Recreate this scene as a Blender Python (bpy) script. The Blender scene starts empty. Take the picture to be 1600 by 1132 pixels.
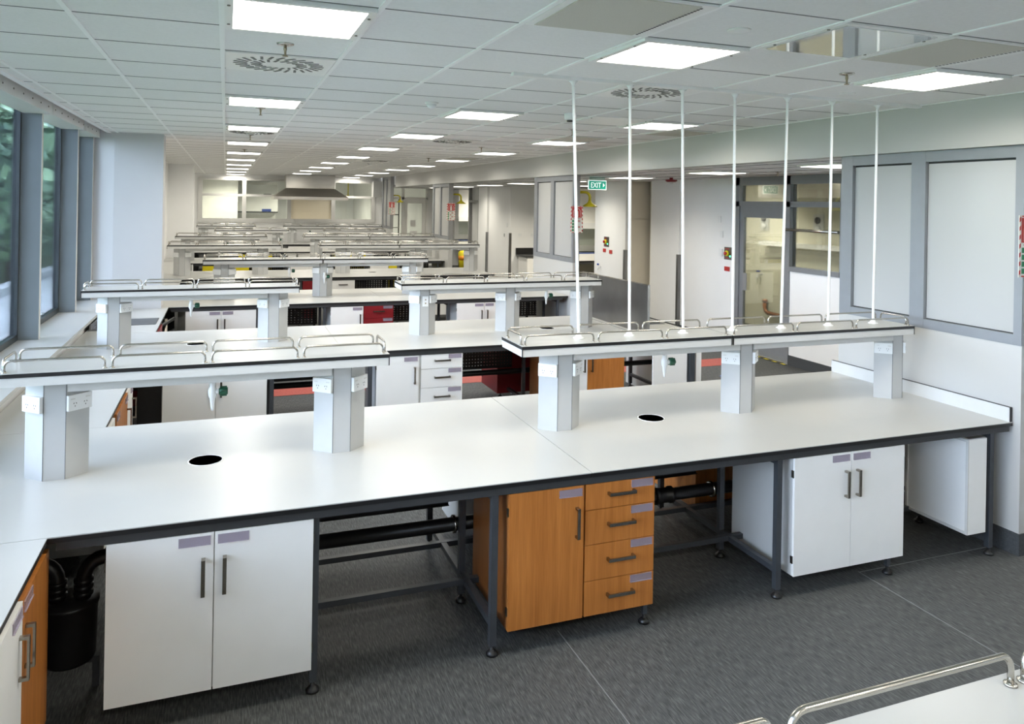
import bpy, math, random
from math import pi, sin, cos
from mathutils import Vector, Matrix
random.seed(7)
SC = bpy.context.scene
COL = SC.collection
R = math.radians

# ------------------------------------------------------------------ materials
def newmat(name):
    m = bpy.data.materials.new(name); m.use_nodes = True
    nt = m.node_tree; b = nt.nodes['Principled BSDF']
    return m, nt, b
def pbr(name, col, rough=.5, metal=0., spec=.5, noise=0., nscale=8., stretch=(1,1,1), bump=0., emit=None, es=0.):
    m, nt, b = newmat(name)
    b.inputs['Base Color'].default_value = (*col, 1)
    b.inputs['Roughness'].default_value = rough
    b.inputs['Metallic'].default_value = metal
    b.inputs['Specular IOR Level'].default_value = spec
    if emit:
        b.inputs['Emission Color'].default_value = (*emit, 1); b.inputs['Emission Strength'].default_value = es
    if noise or bump:
        tc = nt.nodes.new('ShaderNodeTexCoord'); mp = nt.nodes.new('ShaderNodeMapping'); mp.inputs['Scale'].default_value = stretch
        nz = nt.nodes.new('ShaderNodeTexNoise'); nz.inputs['Scale'].default_value = nscale; nz.inputs['Detail'].default_value = 4
        nt.links.new(tc.outputs['Object'], mp.inputs['Vector']); nt.links.new(mp.outputs[0], nz.inputs['Vector'])
        if noise:
            rp = nt.nodes.new('ShaderNodeValToRGB')
            rp.color_ramp.elements[0].position = .3; rp.color_ramp.elements[1].position = .7
            rp.color_ramp.elements[0].color = (*[c*(1-noise) for c in col], 1)
            rp.color_ramp.elements[1].color = (*[min(1, c*(1+noise)) for c in col], 1)
            nt.links.new(nz.outputs['Fac'], rp.inputs[0]); nt.links.new(rp.outputs[0], b.inputs['Base Color'])
        if bump:
            bp = nt.nodes.new('ShaderNodeBump'); bp.inputs['Strength'].default_value = bump; bp.inputs['Distance'].default_value = .002
            nt.links.new(nz.outputs['Fac'], bp.inputs['Height']); nt.links.new(bp.outputs[0], b.inputs['Normal'])
    return m
MT = {}
MT['wall'] = pbr('wall_paint', (.88,.88,.87), .6, noise=.012, nscale=3)
MT['wallr'] = pbr('partition_paint', (.50,.495,.475), .6, noise=.012, nscale=3)
MT['pillar'] = pbr('pillar_paint', (.58,.58,.59), .6, noise=.012, nscale=3)
MT['cream'] = pbr('cream_paint', (.70,.67,.55), .6, noise=.012, nscale=3)
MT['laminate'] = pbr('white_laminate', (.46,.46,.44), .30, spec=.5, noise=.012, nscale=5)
MT['board'] = pbr('white_board', (.44,.44,.43), .22, noise=.01, nscale=2)
MT['cab'] = pbr('white_melamine', (.90,.89,.86), .38, noise=.015, nscale=6)
MT['cabgrey'] = pbr('grey_white_melamine', (.66,.655,.63), .42, noise=.02, nscale=6)
MT['black'] = pbr('black_core', (.010,.010,.011), .35, noise=.1, nscale=20)
MT['blackmetal'] = pbr('black_powder_coat', (.012,.012,.013), .4, noise=.15, nscale=30)
MT['fascia'] = pbr('charcoal_fascia', (.042,.043,.045), .42, noise=.06, nscale=20)
MT['frame'] = pbr('charcoal_steel', (.050,.055,.063), .36, spec=.5, noise=.08, nscale=20)
MT['shelfgrey'] = pbr('grey_shelf_paint', (.60,.60,.585), .42, noise=.02, nscale=10)
MT['pedestal'] = pbr('grey_pedestal_paint', (.48,.485,.48), .45, noise=.02, nscale=10)
MT['plastic'] = pbr('white_plastic', (.82,.83,.83), .3, noise=.01, nscale=20)
MT['tapwhite'] = pbr('white_enamel', (.80,.81,.82), .2, noise=.01, nscale=20)
MT['green'] = pbr('dark_green_plastic', (.01,.075,.04), .35, noise=.1, nscale=30)
MT['steel'] = pbr('brushed_steel', (.50,.48,.44), .24, 1., noise=.06, nscale=30, stretch=(1,20,20))
MT['handle'] = pbr('brushed_nickel', (.36,.33,.29), .25, 1., noise=.06, nscale=60)
MT['stainless'] = pbr('stainless_sheet', (.25,.25,.255), .30, 1., noise=.14, nscale=2.5, bump=.1)
MT['hoodsteel'] = pbr('stainless_hood', (.60,.57,.52), .33, 1., noise=.10, nscale=2.0, stretch=(.5,1,3))
MT['holder'] = pbr('lavender_label_plastic', (.56,.53,.60), .2, noise=.03, nscale=40)
def holdermat():
    m = bpy.data.materials.new('clear_lavender_holder'); m.use_nodes = True; nt = m.node_tree; b = nt.nodes['Principled BSDF']
    b.inputs['Base Color'].default_value = (.56,.50,.60,1); b.inputs['Roughness'].default_value = .2
    t = nt.nodes.new('ShaderNodeBsdfTransparent'); t.inputs[0].default_value = (.95,.92,.97,1); x = nt.nodes.new('ShaderNodeMixShader'); x.inputs[0].default_value = .42
    nt.links.new(t.outputs[0], x.inputs[1]); nt.links.new(b.outputs[0], x.inputs[2]); nt.links.new(x.outputs[0], nt.nodes['Material Output'].inputs[0]); return m
MT['holder'] = holdermat()
def blindmat():
    m = bpy.data.materials.new('cream_blind'); m.use_nodes = True; nt = m.node_tree; b = nt.nodes['Principled BSDF']
    b.inputs['Base Color'].default_value = (.78,.75,.66,1); b.inputs['Roughness'].default_value = .8
    t = nt.nodes.new('ShaderNodeBsdfTranslucent'); t.inputs[0].default_value = (.85,.80,.70,1); x = nt.nodes.new('ShaderNodeMixShader'); x.inputs[0].default_value = .5
    nt.links.new(b.outputs[0], x.inputs[1]); nt.links.new(t.outputs[0], x.inputs[2]); nt.links.new(x.outputs[0], nt.nodes['Material Output'].inputs[0]); return m
MT['blind'] = blindmat()
MT['hinge'] = pbr('hinge_metal', (.16,.15,.13), .35, 1., noise=.1, nscale=50)
MT['gframe'] = pbr('grey_aluminium', (.26,.272,.288), .42, .25, noise=.03, nscale=10)
MT['gframed'] = pbr('dark_grey_aluminium', (.30,.30,.295), .45, .2, noise=.03, nscale=10)
MT['fin'] = pbr('blue_grey_aluminium', (.165,.19,.205), .48, noise=.03, nscale=6)
MT['finlight'] = pbr('side_lit_fin_edge', (.60,.57,.52), .5, noise=.02, nscale=6)  # pale beige: side light on the fin's inner edge, put into its colour
MT['winframe'] = pbr('window_frame_dark', (.05,.06,.065), .35, .4, noise=.06, nscale=10)
MT['tile'] = pbr('ceiling_tile', (.80,.795,.785), .75, noise=.025, nscale=60)
MT['tbar'] = pbr('ceiling_tbar', (.88,.88,.87), .5, noise=.01, nscale=20)
MT['slotgrey'] = pbr('shadowed_slot_grey', (.15,.15,.14), .6, noise=.05, nscale=20)
MT['gap'] = pbr('tile_joint_shadow_gap', (.16,.16,.165), .8, noise=.03, nscale=20)
MT['beige'] = pbr('beige_perforated_panel', (.56,.54,.47), .6, noise=.06, nscale=260)
MT['whitemetal'] = pbr('white_metal', (.80,.80,.78), .3, noise=.01, nscale=20)
MT['gloss'] = pbr('polished_white_sheet', (.82,.82,.80), .04, .75, noise=.01, nscale=4)
MT['redcab'] = pbr('dark_red_laminate', (.22,.012,.016), .35, noise=.06, nscale=8)
MT['yellow'] = pbr('yellow_laminate', (.80,.66,.02), .35, noise=.03, nscale=8)
MT['showeryellow'] = pbr('safety_yellow', (.62,.53,.02), .3, noise=.05, nscale=12)
MT['red'] = pbr('sign_red', (.50,.035,.03), .35, noise=.04, nscale=20)
MT['signwhite'] = pbr('sign_white', (.78,.77,.70), .35, noise=.02, nscale=20)
MT['signgreen'] = pbr('sign_green', (.01,.20,.075), .35, noise=.03, nscale=20)
MT['exitgreen'] = pbr('exit_green', (.0,.22,.15), .3, noise=.03, nscale=20, emit=(.0,.30,.2), es=.35)
MT['exitwhite'] = pbr('exit_white', (.85,.9,.88), .3, noise=.01, nscale=20, emit=(.8,1,.95), es=.5)
MT['text'] = pbr('sign_text_grey', (.12,.12,.11), .5, noise=.03, nscale=20)
MT['blue'] = pbr('blue_plastic', (.01,.05,.30), .35, noise=.05, nscale=20)
MT['copper'] = pbr('copper_pipe', (.48,.22,.12), .3, 1., noise=.15, nscale=12)
MT['beigedoor'] = pbr('taupe_door_paint', (.78,.72,.62), .55, noise=.02, nscale=4)
MT['orange'] = pbr('orange_plastic', (.85,.30,.02), .4, noise=.05, nscale=20)
MT['skirt'] = pbr('dark_vinyl_skirting', (.060,.064,.068), .5, noise=.25, nscale=90)
MT['paper'] = pbr('white_paper', (.82,.82,.80), .7, noise=.01, nscale=20)
MT['led'] = pbr('green_indicator', (.05,.6,.2), .3, noise=.01, nscale=20, emit=(.1,1,.4), es=2)
MT['sink'] = pbr('dark_sink', (.035,.04,.048), .3, noise=.1, nscale=10)
MT['brass'] = pbr('brass_sprinkler', (.35,.29,.20), .35, .9, noise=.1, nscale=30)
MT['concrete'] = pbr('pale_concrete', (.50,.53,.55), .8, noise=.08, nscale=2)
MT['bark'] = pbr('bark', (.10,.07,.05), .9, noise=.3, nscale=14, stretch=(1,1,.2))
MT['grass'] = pbr('hill_grass', (.05,.10,.03), .95, noise=.45, nscale=1.2)

def leafmat():
    m, nt, b = newmat('leaves')
    oi = nt.nodes.new('ShaderNodeTexCoord'); nz = nt.nodes.new('ShaderNodeTexNoise'); nz.inputs['Scale'].default_value = 1.1; nz.inputs['Detail'].default_value = 3
    nt.links.new(oi.outputs['Object'], nz.inputs['Vector'])
    rp = nt.nodes.new('ShaderNodeValToRGB'); e = rp.color_ramp.elements
    e[0].position = .35; e[0].color = (.08,.17,.12,1); e[1].position = .68; e[1].color = (.38,.58,.34,1)
    nt.links.new(nz.outputs['Fac'], rp.inputs[0]); nt.links.new(rp.outputs[0], b.inputs['Base Color']); b.inputs['Roughness'].default_value = .7
    return m
MT['leaf'] = leafmat()

def wood(name, c0, c1):
    m, nt, b = newmat(name)
    tc = nt.nodes.new('ShaderNodeTexCoord'); mp = nt.nodes.new('ShaderNodeMapping'); mp.inputs['Scale'].default_value = (9, 9, .55)
    nz = nt.nodes.new('ShaderNodeTexNoise'); nz.inputs['Scale'].default_value = 3.2; nz.inputs['Detail'].default_value = 6; nz.inputs['Distortion'].default_value = .6
    mp2 = nt.nodes.new('ShaderNodeMapping'); mp2.inputs['Scale'].default_value = (60, 60, 2.2)
    nz2 = nt.nodes.new('ShaderNodeTexNoise'); nz2.inputs['Scale'].default_value = 3; nz2.inputs['Detail'].default_value = 3
    rp = nt.nodes.new('ShaderNodeValToRGB'); rp.color_ramp.elements[0].position = .32; rp.color_ramp.elements[1].position = .68
    rp.color_ramp.elements[0].color = (*c0, 1); rp.color_ramp.elements[1].color = (*c1, 1)
    mx = nt.nodes.new('ShaderNodeMix'); mx.data_type = 'FLOAT'; mx.inputs[0].default_value = .3
    nt.links.new(tc.outputs['Object'], mp.inputs[0]); nt.links.new(mp.outputs[0], nz.inputs['Vector'])
    nt.links.new(tc.outputs['Object'], mp2.inputs[0]); nt.links.new(mp2.outputs[0], nz2.inputs['Vector'])
    nt.links.new(nz.outputs['Fac'], mx.inputs[2]); nt.links.new(nz2.outputs['Fac'], mx.inputs[3])
    nt.links.new(mx.outputs[0], rp.inputs[0]); nt.links.new(rp.outputs[0], b.inputs['Base Color'])
    b.inputs['Roughness'].default_value = .36
    return m
MT['wood'] = wood('cherry_woodgrain', (.38,.125,.022), (.56,.21,.045))
MT['woodedge'] = wood('cherry_edge', (.25,.08,.018), (.34,.12,.03))

def floormat():
    m, nt, b = newmat('grey_vinyl_floor')
    tc = nt.nodes.new('ShaderNodeTexCoord')
    def nz(sx, sy, det, sc):
        mp = nt.nodes.new('ShaderNodeMapping'); mp.inputs['Scale'].default_value = (sx, sy, 1)
        n = nt.nodes.new('ShaderNodeTexNoise'); n.inputs['Scale'].default_value = sc; n.inputs['Detail'].default_value = det
        nt.links.new(tc.outputs['Object'], mp.inputs[0]); nt.links.new(mp.outputs[0], n.inputs['Vector']); return n
    a = nz(150, 16, 4, 1.0); c = nz(1, 1, 2, .7)
    rp = nt.nodes.new('ShaderNodeValToRGB'); e = rp.color_ramp.elements
    e[0].position = .28; e[0].color = (.028,.030,.031,1); e[1].position = .74; e[1].color = (.140,.145,.145,1)
    mid = rp.color_ramp.elements.new(.5); mid.color = (.068,.072,.072,1)
    nt.links.new(a.outputs['Fac'], rp.inputs[0])
    w = nt.nodes.new('ShaderNodeTexVoronoi'); w.inputs['Scale'].default_value = 1.0
    mp = nt.nodes.new('ShaderNodeMapping'); mp.inputs['Scale'].default_value = (85, 40, 1)
    nt.links.new(tc.outputs['Object'], mp.inputs[0]); nt.links.new(mp.outputs[0], w.inputs['Vector'])
    lt = nt.nodes.new('ShaderNodeMath'); lt.operation = 'LESS_THAN'; lt.inputs[1].default_value = .085
    nt.links.new(w.outputs['Distance'], lt.inputs[0])
    mxf = nt.nodes.new('ShaderNodeMath'); mxf.operation = 'MULTIPLY'; mxf.inputs[1].default_value = .35
    nt.links.new(lt.outputs[0], mxf.inputs[0])
    mx = nt.nodes.new('ShaderNodeMix'); mx.data_type = 'RGBA'; mx.inputs[7].default_value = (.42,.43,.42,1)
    nt.links.new(mxf.outputs[0], mx.inputs[0]); nt.links.new(rp.outputs[0], mx.inputs[6])
    nt.links.new(mx.outputs[2], b.inputs['Base Color'])
    b.inputs['Roughness'].default_value = .55; b.inputs['Specular IOR Level'].default_value = .3
    return m
MT['floor'] = floormat()
MT['redfloor'] = pbr('red_vinyl_band', (.42,.085,.065), .6, noise=.15, nscale=40)
MT['weld'] = pbr('vinyl_weld', (.20,.205,.205), .6, noise=.05, nscale=30)

def glassmat(name, tint, refl=.08):
    m = bpy.data.materials.new(name); m.use_nodes = True; nt = m.node_tree
    for n in list(nt.nodes): nt.nodes.remove(n)
    o = nt.nodes.new('ShaderNodeOutputMaterial'); t = nt.nodes.new('ShaderNodeBsdfTransparent'); t.inputs[0].default_value = (*tint, 1)
    g = nt.nodes.new('ShaderNodeBsdfGlossy'); g.inputs['Roughness'].default_value = .02
    f = nt.nodes.new('ShaderNodeFresnel'); f.inputs[0].default_value = 1.5
    mu = nt.nodes.new('ShaderNodeMath'); mu.operation = 'MULTIPLY'; mu.inputs[1].default_value = refl
    nt.links.new(f.outputs[0], mu.inputs[0])
    x = nt.nodes.new('ShaderNodeMixShader'); nt.links.new(mu.outputs[0], x.inputs[0]); nt.links.new(t.outputs[0], x.inputs[1]); nt.links.new(g.outputs[0], x.inputs[2])
    nt.links.new(x.outputs[0], o.inputs[0]); return m
MT['winglass'] = glassmat('blue_green_glazing', (.68,.72,.76), .9)
MT['glass'] = glassmat('clear_glazing', (.90,.93,.91), .8)
MT['acrylic'] = glassmat('teal_acrylic', (.70,.85,.82), .6)

def emis(name, col, s):
    m = bpy.data.materials.new(name); m.use_nodes = True; nt = m.node_tree
    for n in list(nt.nodes): nt.nodes.remove(n)
    o = nt.nodes.new('ShaderNodeOutputMaterial'); e = nt.nodes.new('ShaderNodeEmission'); e.inputs[0].default_value = (*col, 1); e.inputs[1].default_value = s
    nt.links.new(e.outputs[0], o.inputs[0]); return m
LIGHT_S = 4.0; WATTS = 10.5
MT['lamp'] = emis('ceiling_light_diffuser', (1.0, .975, .90), LIGHT_S)
MT['lampc'] = emis('corridor_light_diffuser', (1.0, .96, .85), LIGHT_S*.62)
MT['lampw'] = emis('side_room_light_diffuser', (1.0, .95, .80), LIGHT_S*.8)

# ------------------------------------------------------------------ mesh builder
class MB:
    def __init__(s): s.v = []; s.f = []; s.sm = []
    def add(s, vs, fs, smooth=False):
        o = len(s.v); s.v += [tuple(v) for v in vs]; s.f += [tuple(i+o for i in f) for f in fs]; s.sm += [smooth]*len(fs); return s
    def box(s, x0, x1, y0, y1, z0, z1):
        if x0 > x1: x0, x1 = x1, x0
        if y0 > y1: y0, y1 = y1, y0
        if z0 > z1: z0, z1 = z1, z0
        return s.add([(x0,y0,z0),(x1,y0,z0),(x1,y1,z0),(x0,y1,z0),(x0,y0,z1),(x1,y0,z1),(x1,y1,z1),(x0,y1,z1)],
                     [(0,3,2,1),(4,5,6,7),(0,1,5,4),(1,2,6,5),(2,3,7,6),(3,0,4,7)])
    def obox(s, c, ux, uy, uz):      # oriented box, half vectors
        c = Vector(c); ux = Vector(ux); uy = Vector(uy); uz = Vector(uz)
        vs = [c+a*ux+b*uy+d*uz for d in (-1,1) for a, b in ((-1,-1),(1,-1),(1,1),(-1,1))]
        return s.add(vs, [(0,3,2,1),(4,5,6,7),(0,1,5,4),(1,2,6,5),(2,3,7,6),(3,0,4,7)])
    def prism(s, pts, z0, z1):       # ccw outline in xy
        n = len(pts)
        vs = [(x,y,z0) for x, y in pts]+[(x,y,z1) for x, y in pts]
        fs = [tuple(range(n-1,-1,-1)), tuple(range(n,2*n))]+[(i,(i+1)%n,n+(i+1)%n,n+i) for i in range(n)]
        return s.add(vs, fs)
    def lathe(s, prof, n=24, c=(0,0,0), axis='z'):
        vs = []; fs = []
        for r, h in prof:
            for k in range(n):
                a = 2*pi*k/n
                if axis == 'z': vs.append((c[0]+r*cos(a), c[1]+r*sin(a), c[2]+h))
                elif axis == 'x': vs.append((c[0]+h, c[1]+r*cos(a), c[2]+r*sin(a)))
                else: vs.append((c[0]+r*sin(a), c[1]+h, c[2]+r*cos(a)))
        for j in range(len(prof)-1):
            for k in range(n): fs.append((j*n+k, j*n+(k+1)%n, (j+1)*n+(k+1)%n, (j+1)*n+k))
        s.add(vs, fs, True)
        m = len(prof)-1; o = len(s.v)-len(vs)
        if prof[0][0] > 1e-6: s.f.append(tuple(o+k for k in range(n-1,-1,-1))); s.sm.append(False)
        if prof[m][0] > 1e-6: s.f.append(tuple(o+m*n+k for k in range(n))); s.sm.append(False)
        return s
    def tube(s, path, r, n=10):
        P = [Vector(p) for p in path]; N = len(P); vs = []
        t0 = (P[1]-P[0]).normalized(); up = Vector((0,0,1)) if abs(t0.z) < .9 else Vector((1,0,0))
        nrm = (up-t0*up.dot(t0)).normalized()
        for i in range(N):
            t = ((P[min(i+1,N-1)]-P[i]).normalized()+(P[i]-P[max(i-1,0)]).normalized())
            t = t.normalized(); nrm = (nrm-t*nrm.dot(t)).normalized(); bn = t.cross(nrm)
            for k in range(n):
                a = 2*pi*k/n; vs.append(P[i]+nrm*(r*cos(a))+bn*(r*sin(a)))
        fs = [(i*n+k, i*n+(k+1)%n, (i+1)*n+(k+1)%n, (i+1)*n+k) for i in range(N-1) for k in range(n)]
        o = len(s.v); s.add(vs, fs, True)
        s.f.append(tuple(o+k for k in range(n-1,-1,-1))); s.f.append(tuple(o+(N-1)*n+k for k in range(n))); s.sm += [False, False]
        return s
    def slab(s, x0, x1, y0, y1, z0, z1, holes=(), r=.085):   # slab pierced by round holes
        xs = x0; n = 32; q = r*1.35
        def pl(a, b, c, d):
            if b-a > 1e-5 and d-c > 1e-5:
                s.add([(a,c,z1),(b,c,z1),(b,d,z1),(a,d,z1)], [(0,1,2,3)]); s.add([(a,c,z0),(b,c,z0),(b,d,z0),(a,d,z0)], [(3,2,1,0)])
        for hx, hy in sorted(holes):
            pl(xs, hx-q, y0, y1); pl(hx-q, hx+q, y0, hy-q); pl(hx-q, hx+q, hy+q, y1)
            ci = []; sq = []
            for k in range(n):
                a = 2*pi*k/n; m = max(abs(cos(a)), abs(sin(a)))
                ci.append((hx+r*cos(a), hy+r*sin(a))); sq.append((hx+q*cos(a)/m, hy+q*sin(a)/m))
            for k in range(n):
                l = (k+1)%n
                s.add([(*sq[k],z1),(*sq[l],z1),(*ci[l],z1),(*ci[k],z1)], [(0,1,2,3)])
                s.add([(*sq[k],z0),(*sq[l],z0),(*ci[l],z0),(*ci[k],z0)], [(3,2,1,0)])
                s.add([(*ci[k],z0),(*ci[l],z0),(*ci[l],z1),(*ci[k],z1)], [(3,2,1,0)])
            xs = hx+q
        pl(xs, x1, y0, y1)
        for a, b in (((x0,y0),(x1,y0)),((x1,y0),(x1,y1)),((x1,y1),(x0,y1)),((x0,y1),(x0,y0))):
            s.add([(*a,z0),(*b,z0),(*b,z1),(*a,z1)], [(0,1,2,3)])
        return s
    def mesh(s, name, mat):
        me = bpy.data.meshes.new(name); me.from_pydata([tuple(v) for v in s.v], [], s.f); me.materials.append(mat)
        me.polygons.foreach_set('use_smooth', s.sm); me.update(); return me
CACHE = {}
def obj(name, mb, mat, parent=None, loc=(0,0,0), rz=0., rot=None):
    """mb: MB, or (key, function) whose mesh is shared by every object made from the same key"""
    if isinstance(mb, tuple):
        k = (mb[0], mat)
        if k not in CACHE: CACHE[k] = mb[1]().mesh(name, MT[mat])
        me = CACHE[k]
    else: me = mb.mesh(name, MT[mat])
    o = bpy.data.objects.new(name, me); COL.objects.link(o)
    o.location = loc; o.rotation_euler = rot if rot else (0, 0, rz)
    if parent is not None: o.parent = parent
    return o
def tag(o, label, cat, group=None):
    o['label'] = label; o['category'] = cat
    if group: o['group'] = group
    return o
def thing(name, label, cat, loc=(0,0,0), rz=0., group=None):
    o = bpy.data.objects.new(name, None); o.empty_display_size = .1; COL.objects.link(o)
    o.location = loc; o.rotation_euler = (0,0,rz); return tag(o, label, cat, group)
def struct(name, mb, mat, parent=None, loc=(0,0,0)):
    o = obj(name, mb, mat, parent, loc)
    if parent is None: o['kind'] = 'structure'
    return o
def sroot(name, loc=(0,0,0)):
    o = bpy.data.objects.new(name, None); COL.objects.link(o); o.location = loc; o['kind'] = 'structure'; return o
def B(*a): return MB().box(*a)
NTH = ['first','second','third','fourth','fifth','sixth','seventh','eighth','ninth','tenth','eleventh','twelfth','thirteenth']

# ------------------------------------------------------------------ dimensions
ZC = 3.16; XW = 5.09; ZB = 2.805; ZCC = 2.83; YE = 27.3
P = 3.63; YF0 = 3.69; YB0 = 5.35; YC0 = 4.52
ZT = .9; ZS = 1.47
GX0 = -1.297; GW = .6337; GY0 = 3.852; GD = .63

# ------------------------------------------------------------------ shell
struct('floor', B(-1.95, 12, -9.1, 33.5, -.1, 0), 'floor')
rb = obj('floor_marking', B(.0, 7.4, 9.46, 9.9, 0, .003), 'redfloor'); rb['kind'] = 'structure'
wl = MB()
for x in (1.745, 3.865): wl.box(x-.0025, x+.0025, -2.5, 3.82, 0, .002)
wl.box(3.865, 5.0, 3.808, 3.812, 0, .002)
w_ = obj('floor_seam', wl, 'weld'); w_['kind'] = 'structure'
bf = MB().prism([(6.43,8.86),(6.62,8.66),(6.86,8.80),(6.66,9.04)], 0, .003)
b_ = obj('floor_marking', bf, 'blue'); b_['kind'] = 'structure'

struct('ceiling', B(-1.4, 5.2, -9.1, YE, ZC, ZC+.05), 'tile')
tb = MB()
for i in range(0, 11): 
    x = GX0+GW*i
    tb.box(x-.012, x+.012, -9.1, YE, ZC-.006, ZC)
tb.box(-1.42, -1.375, -9.1, 10.9, ZC-.012, ZC+.05)
struct('ceiling_grid', tb, 'tbar')
gp = MB()
j = -20
while GY0+GD*j < YE:
    y = GY0+GD*j
    for i in range(-1, 10):
        xa = max(-1.37, GX0+GW*i+.012); xb = min(4.98, GX0+GW*(i+1)-.012)
        if xb > xa: gp.box(xa, xb, y-.0035, y+.0035, ZC-.002, ZC+.002)
    j += 1
struct('ceiling_joints', gp, 'gap')
struct('ceiling_void', MB().box(-1.95, -1.35, -9.1, 11.2, 3.42, 3.47).box(-1.395,-1.36,-9.1,11.2,ZC+.05,3.42).box(-1.95,-1.36,11.2,11.25,3.15,3.47), 'tile')
# left: low wall, sill, windows, fins
struct('wall_left', MB().box(-1.95, -1.39, -9.1, 10.95, 0, 1.0).box(-1.95,-1.70,-9.1,11.2,3.2,3.47).box(-1.95,-1.625,10.915,11.25,0,3.47), 'wall')
struct('trim_1', B(-1.86, -1.316, -9.1, 10.95, 1.0, 1.03), 'laminate')
fins = [-8.2, -6.4, -4.6, -2.8, -1.0, .8, 2.6, 4.4, 6.2, 8.0, 9.8, 10.86]
for n, y in enumerate(fins):
    f = struct('trim_%d' % (n+2), B(-1.735, -1.575, y, y+.05, 1.03, 3.085 if n < 10 else 3.3), 'fin')
    obj('fin_edge', B(-1.575, -1.570, y+.001, y+.049, 1.03, 3.085 if n < 10 else 3.3), 'finlight', f)
edges = [-9.1]+fins
for n in range(len(fins)):
    y0 = edges[n]+(.06 if n else 0); y1 = edges[n+1]
    f = MB()
    f.box(-1.79,-1.735,y0,y1,1.03,1.085); f.box(-1.79,-1.735,y0,y1,3.12,3.2)
    f.box(-1.79,-1.735,y0,y0+.035,1.085,3.12); f.box(-1.79,-1.735,y1-.035,y1,1.085,3.12)
    w = struct('window_%d' % (n+1), f, 'winframe')
    obj('pane', B(-1.768,-1.760,y0+.035,y1-.035,1.085,3.12), 'winglass', w)
for n in range(len(fins)):
    y0 = edges[n]+(.06 if n else 0)+.004; y1 = edges[n+1]-(.004 if n != 10 else .1)
    hb = thing('blind_headbox', 'white bolted blind headbox above window, %s from the near end of the glazing' % NTH[n], 'blind box', (-1.6, (y0+y1)/2, 3.085), 0, 'blind headboxes over the windows')
    L = (y1-y0)/2
    obj('casing', B(-.125, .10, -L, L, 0, .31), 'whitemetal', hb)
    bo = MB(); t = -L+.1
    while t < L: bo.lathe([(.007,0),(.007,.004),(0,.005)], 8, (.10, t, .055), 'x'); t += .3
    obj('bolts', bo, 'hinge', hb)
# pillar one and two, wall beyond
struct('wall_pillar_near', MB().prism([(-1.9,11.25),(-1.62,10.92),(-1.335,10.88),(-.765,10.88),(-.765,11.25)], 0, ZC+.03), 'pillar')
struct('wall_left_far', B(-1.45, -1.32, 11.25, YE, 0, ZC+.03), 'wall')
struct('wall_pillar_far', B(-1.33, -.745, 20.3, 21.0, 0, ZC), 'wall')
# back and end walls
struct('wall_back', B(-1.95, 8.0, -9.2, -9.1, 0, 3.47), 'wall')
# end wall with glazed screen
ew = MB()
ew.box(-1.4, 5.3, YE, YE+.1, 0, 1.55); ew.box(-1.4, 5.3, YE, YE+.1, 3.03, ZC+.05)
ew.box(-1.4, -.85, YE, YE+.1, 1.55, 3.03); ew.box(5.0, 5.3, YE, YE+.1, 1.55, 3.03)
struct('wall_end', ew, 'wall')
fr = MB()
for x in (-.85, .52, 1.98, 3.47, 4.88): fr.box(x-.0, x+.13 if x < 4 else x+.12, YE-.032, YE+.098, 1.552, 3.028)
fr.box(-.848, 4.998, YE-.03, YE+.096, 1.55, 1.68); fr.box(-.848, 4.998, YE-.03, YE+.096, 2.96, 3.03); fr.box(-.848, 4.998, YE-.028, YE+.094, 2.42, 2.50)
w = struct('window_20', fr, 'cabgrey')
for k, x in enumerate((-.72, .65, 2.11, 3.60)):
    x1 = (.52, 1.98, 3.47, 4.88)[k]
    for z0, z1 in ((1.68, 2.42), (2.50, 2.96)):
        obj('pane', B(x, x1, YE+.03, YE+.036, z0, z1), 'glass' if k != 2 else 'blind', w)
struct('wall_end_return', B(-.8, .42, 30.0, 30.1, 0, 3.2), 'wallr')
o = obj('light_switch', B(-.05,.05,-.015,0,-.09,.09), 'plastic', None, (.30, 30.0, 2.15)); tag(o, 'white switch box on the wall seen through the window-side end screen pane', 'switch')
# room behind the end wall
struct('wall_end_room', MB().box(-1.4, 9.5, 33.4, 33.5, 0, 3.3).box(-1.5, -1.4, YE, 33.5, 0, 3.3).box(-.9,-.8,YE+.6,33.4,0,3.2), 'wall')
struct('ceiling_end_room', B(-1.5, 9.5, YE+.1, 33.5, 3.2, 3.25), 'tile')
struct('wall_partition_end', MB().box(5.2, 5.3, YE+.1, 33.4, 0, 3.2).box(9.5,9.6,YE+.1,33.5,0,3.25), 'wall')
struct('trim_21', B(XW+.12, XW+.17, 24.0, YE+.1, ZCC-.02, ZC+.05), 'wall')

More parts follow.
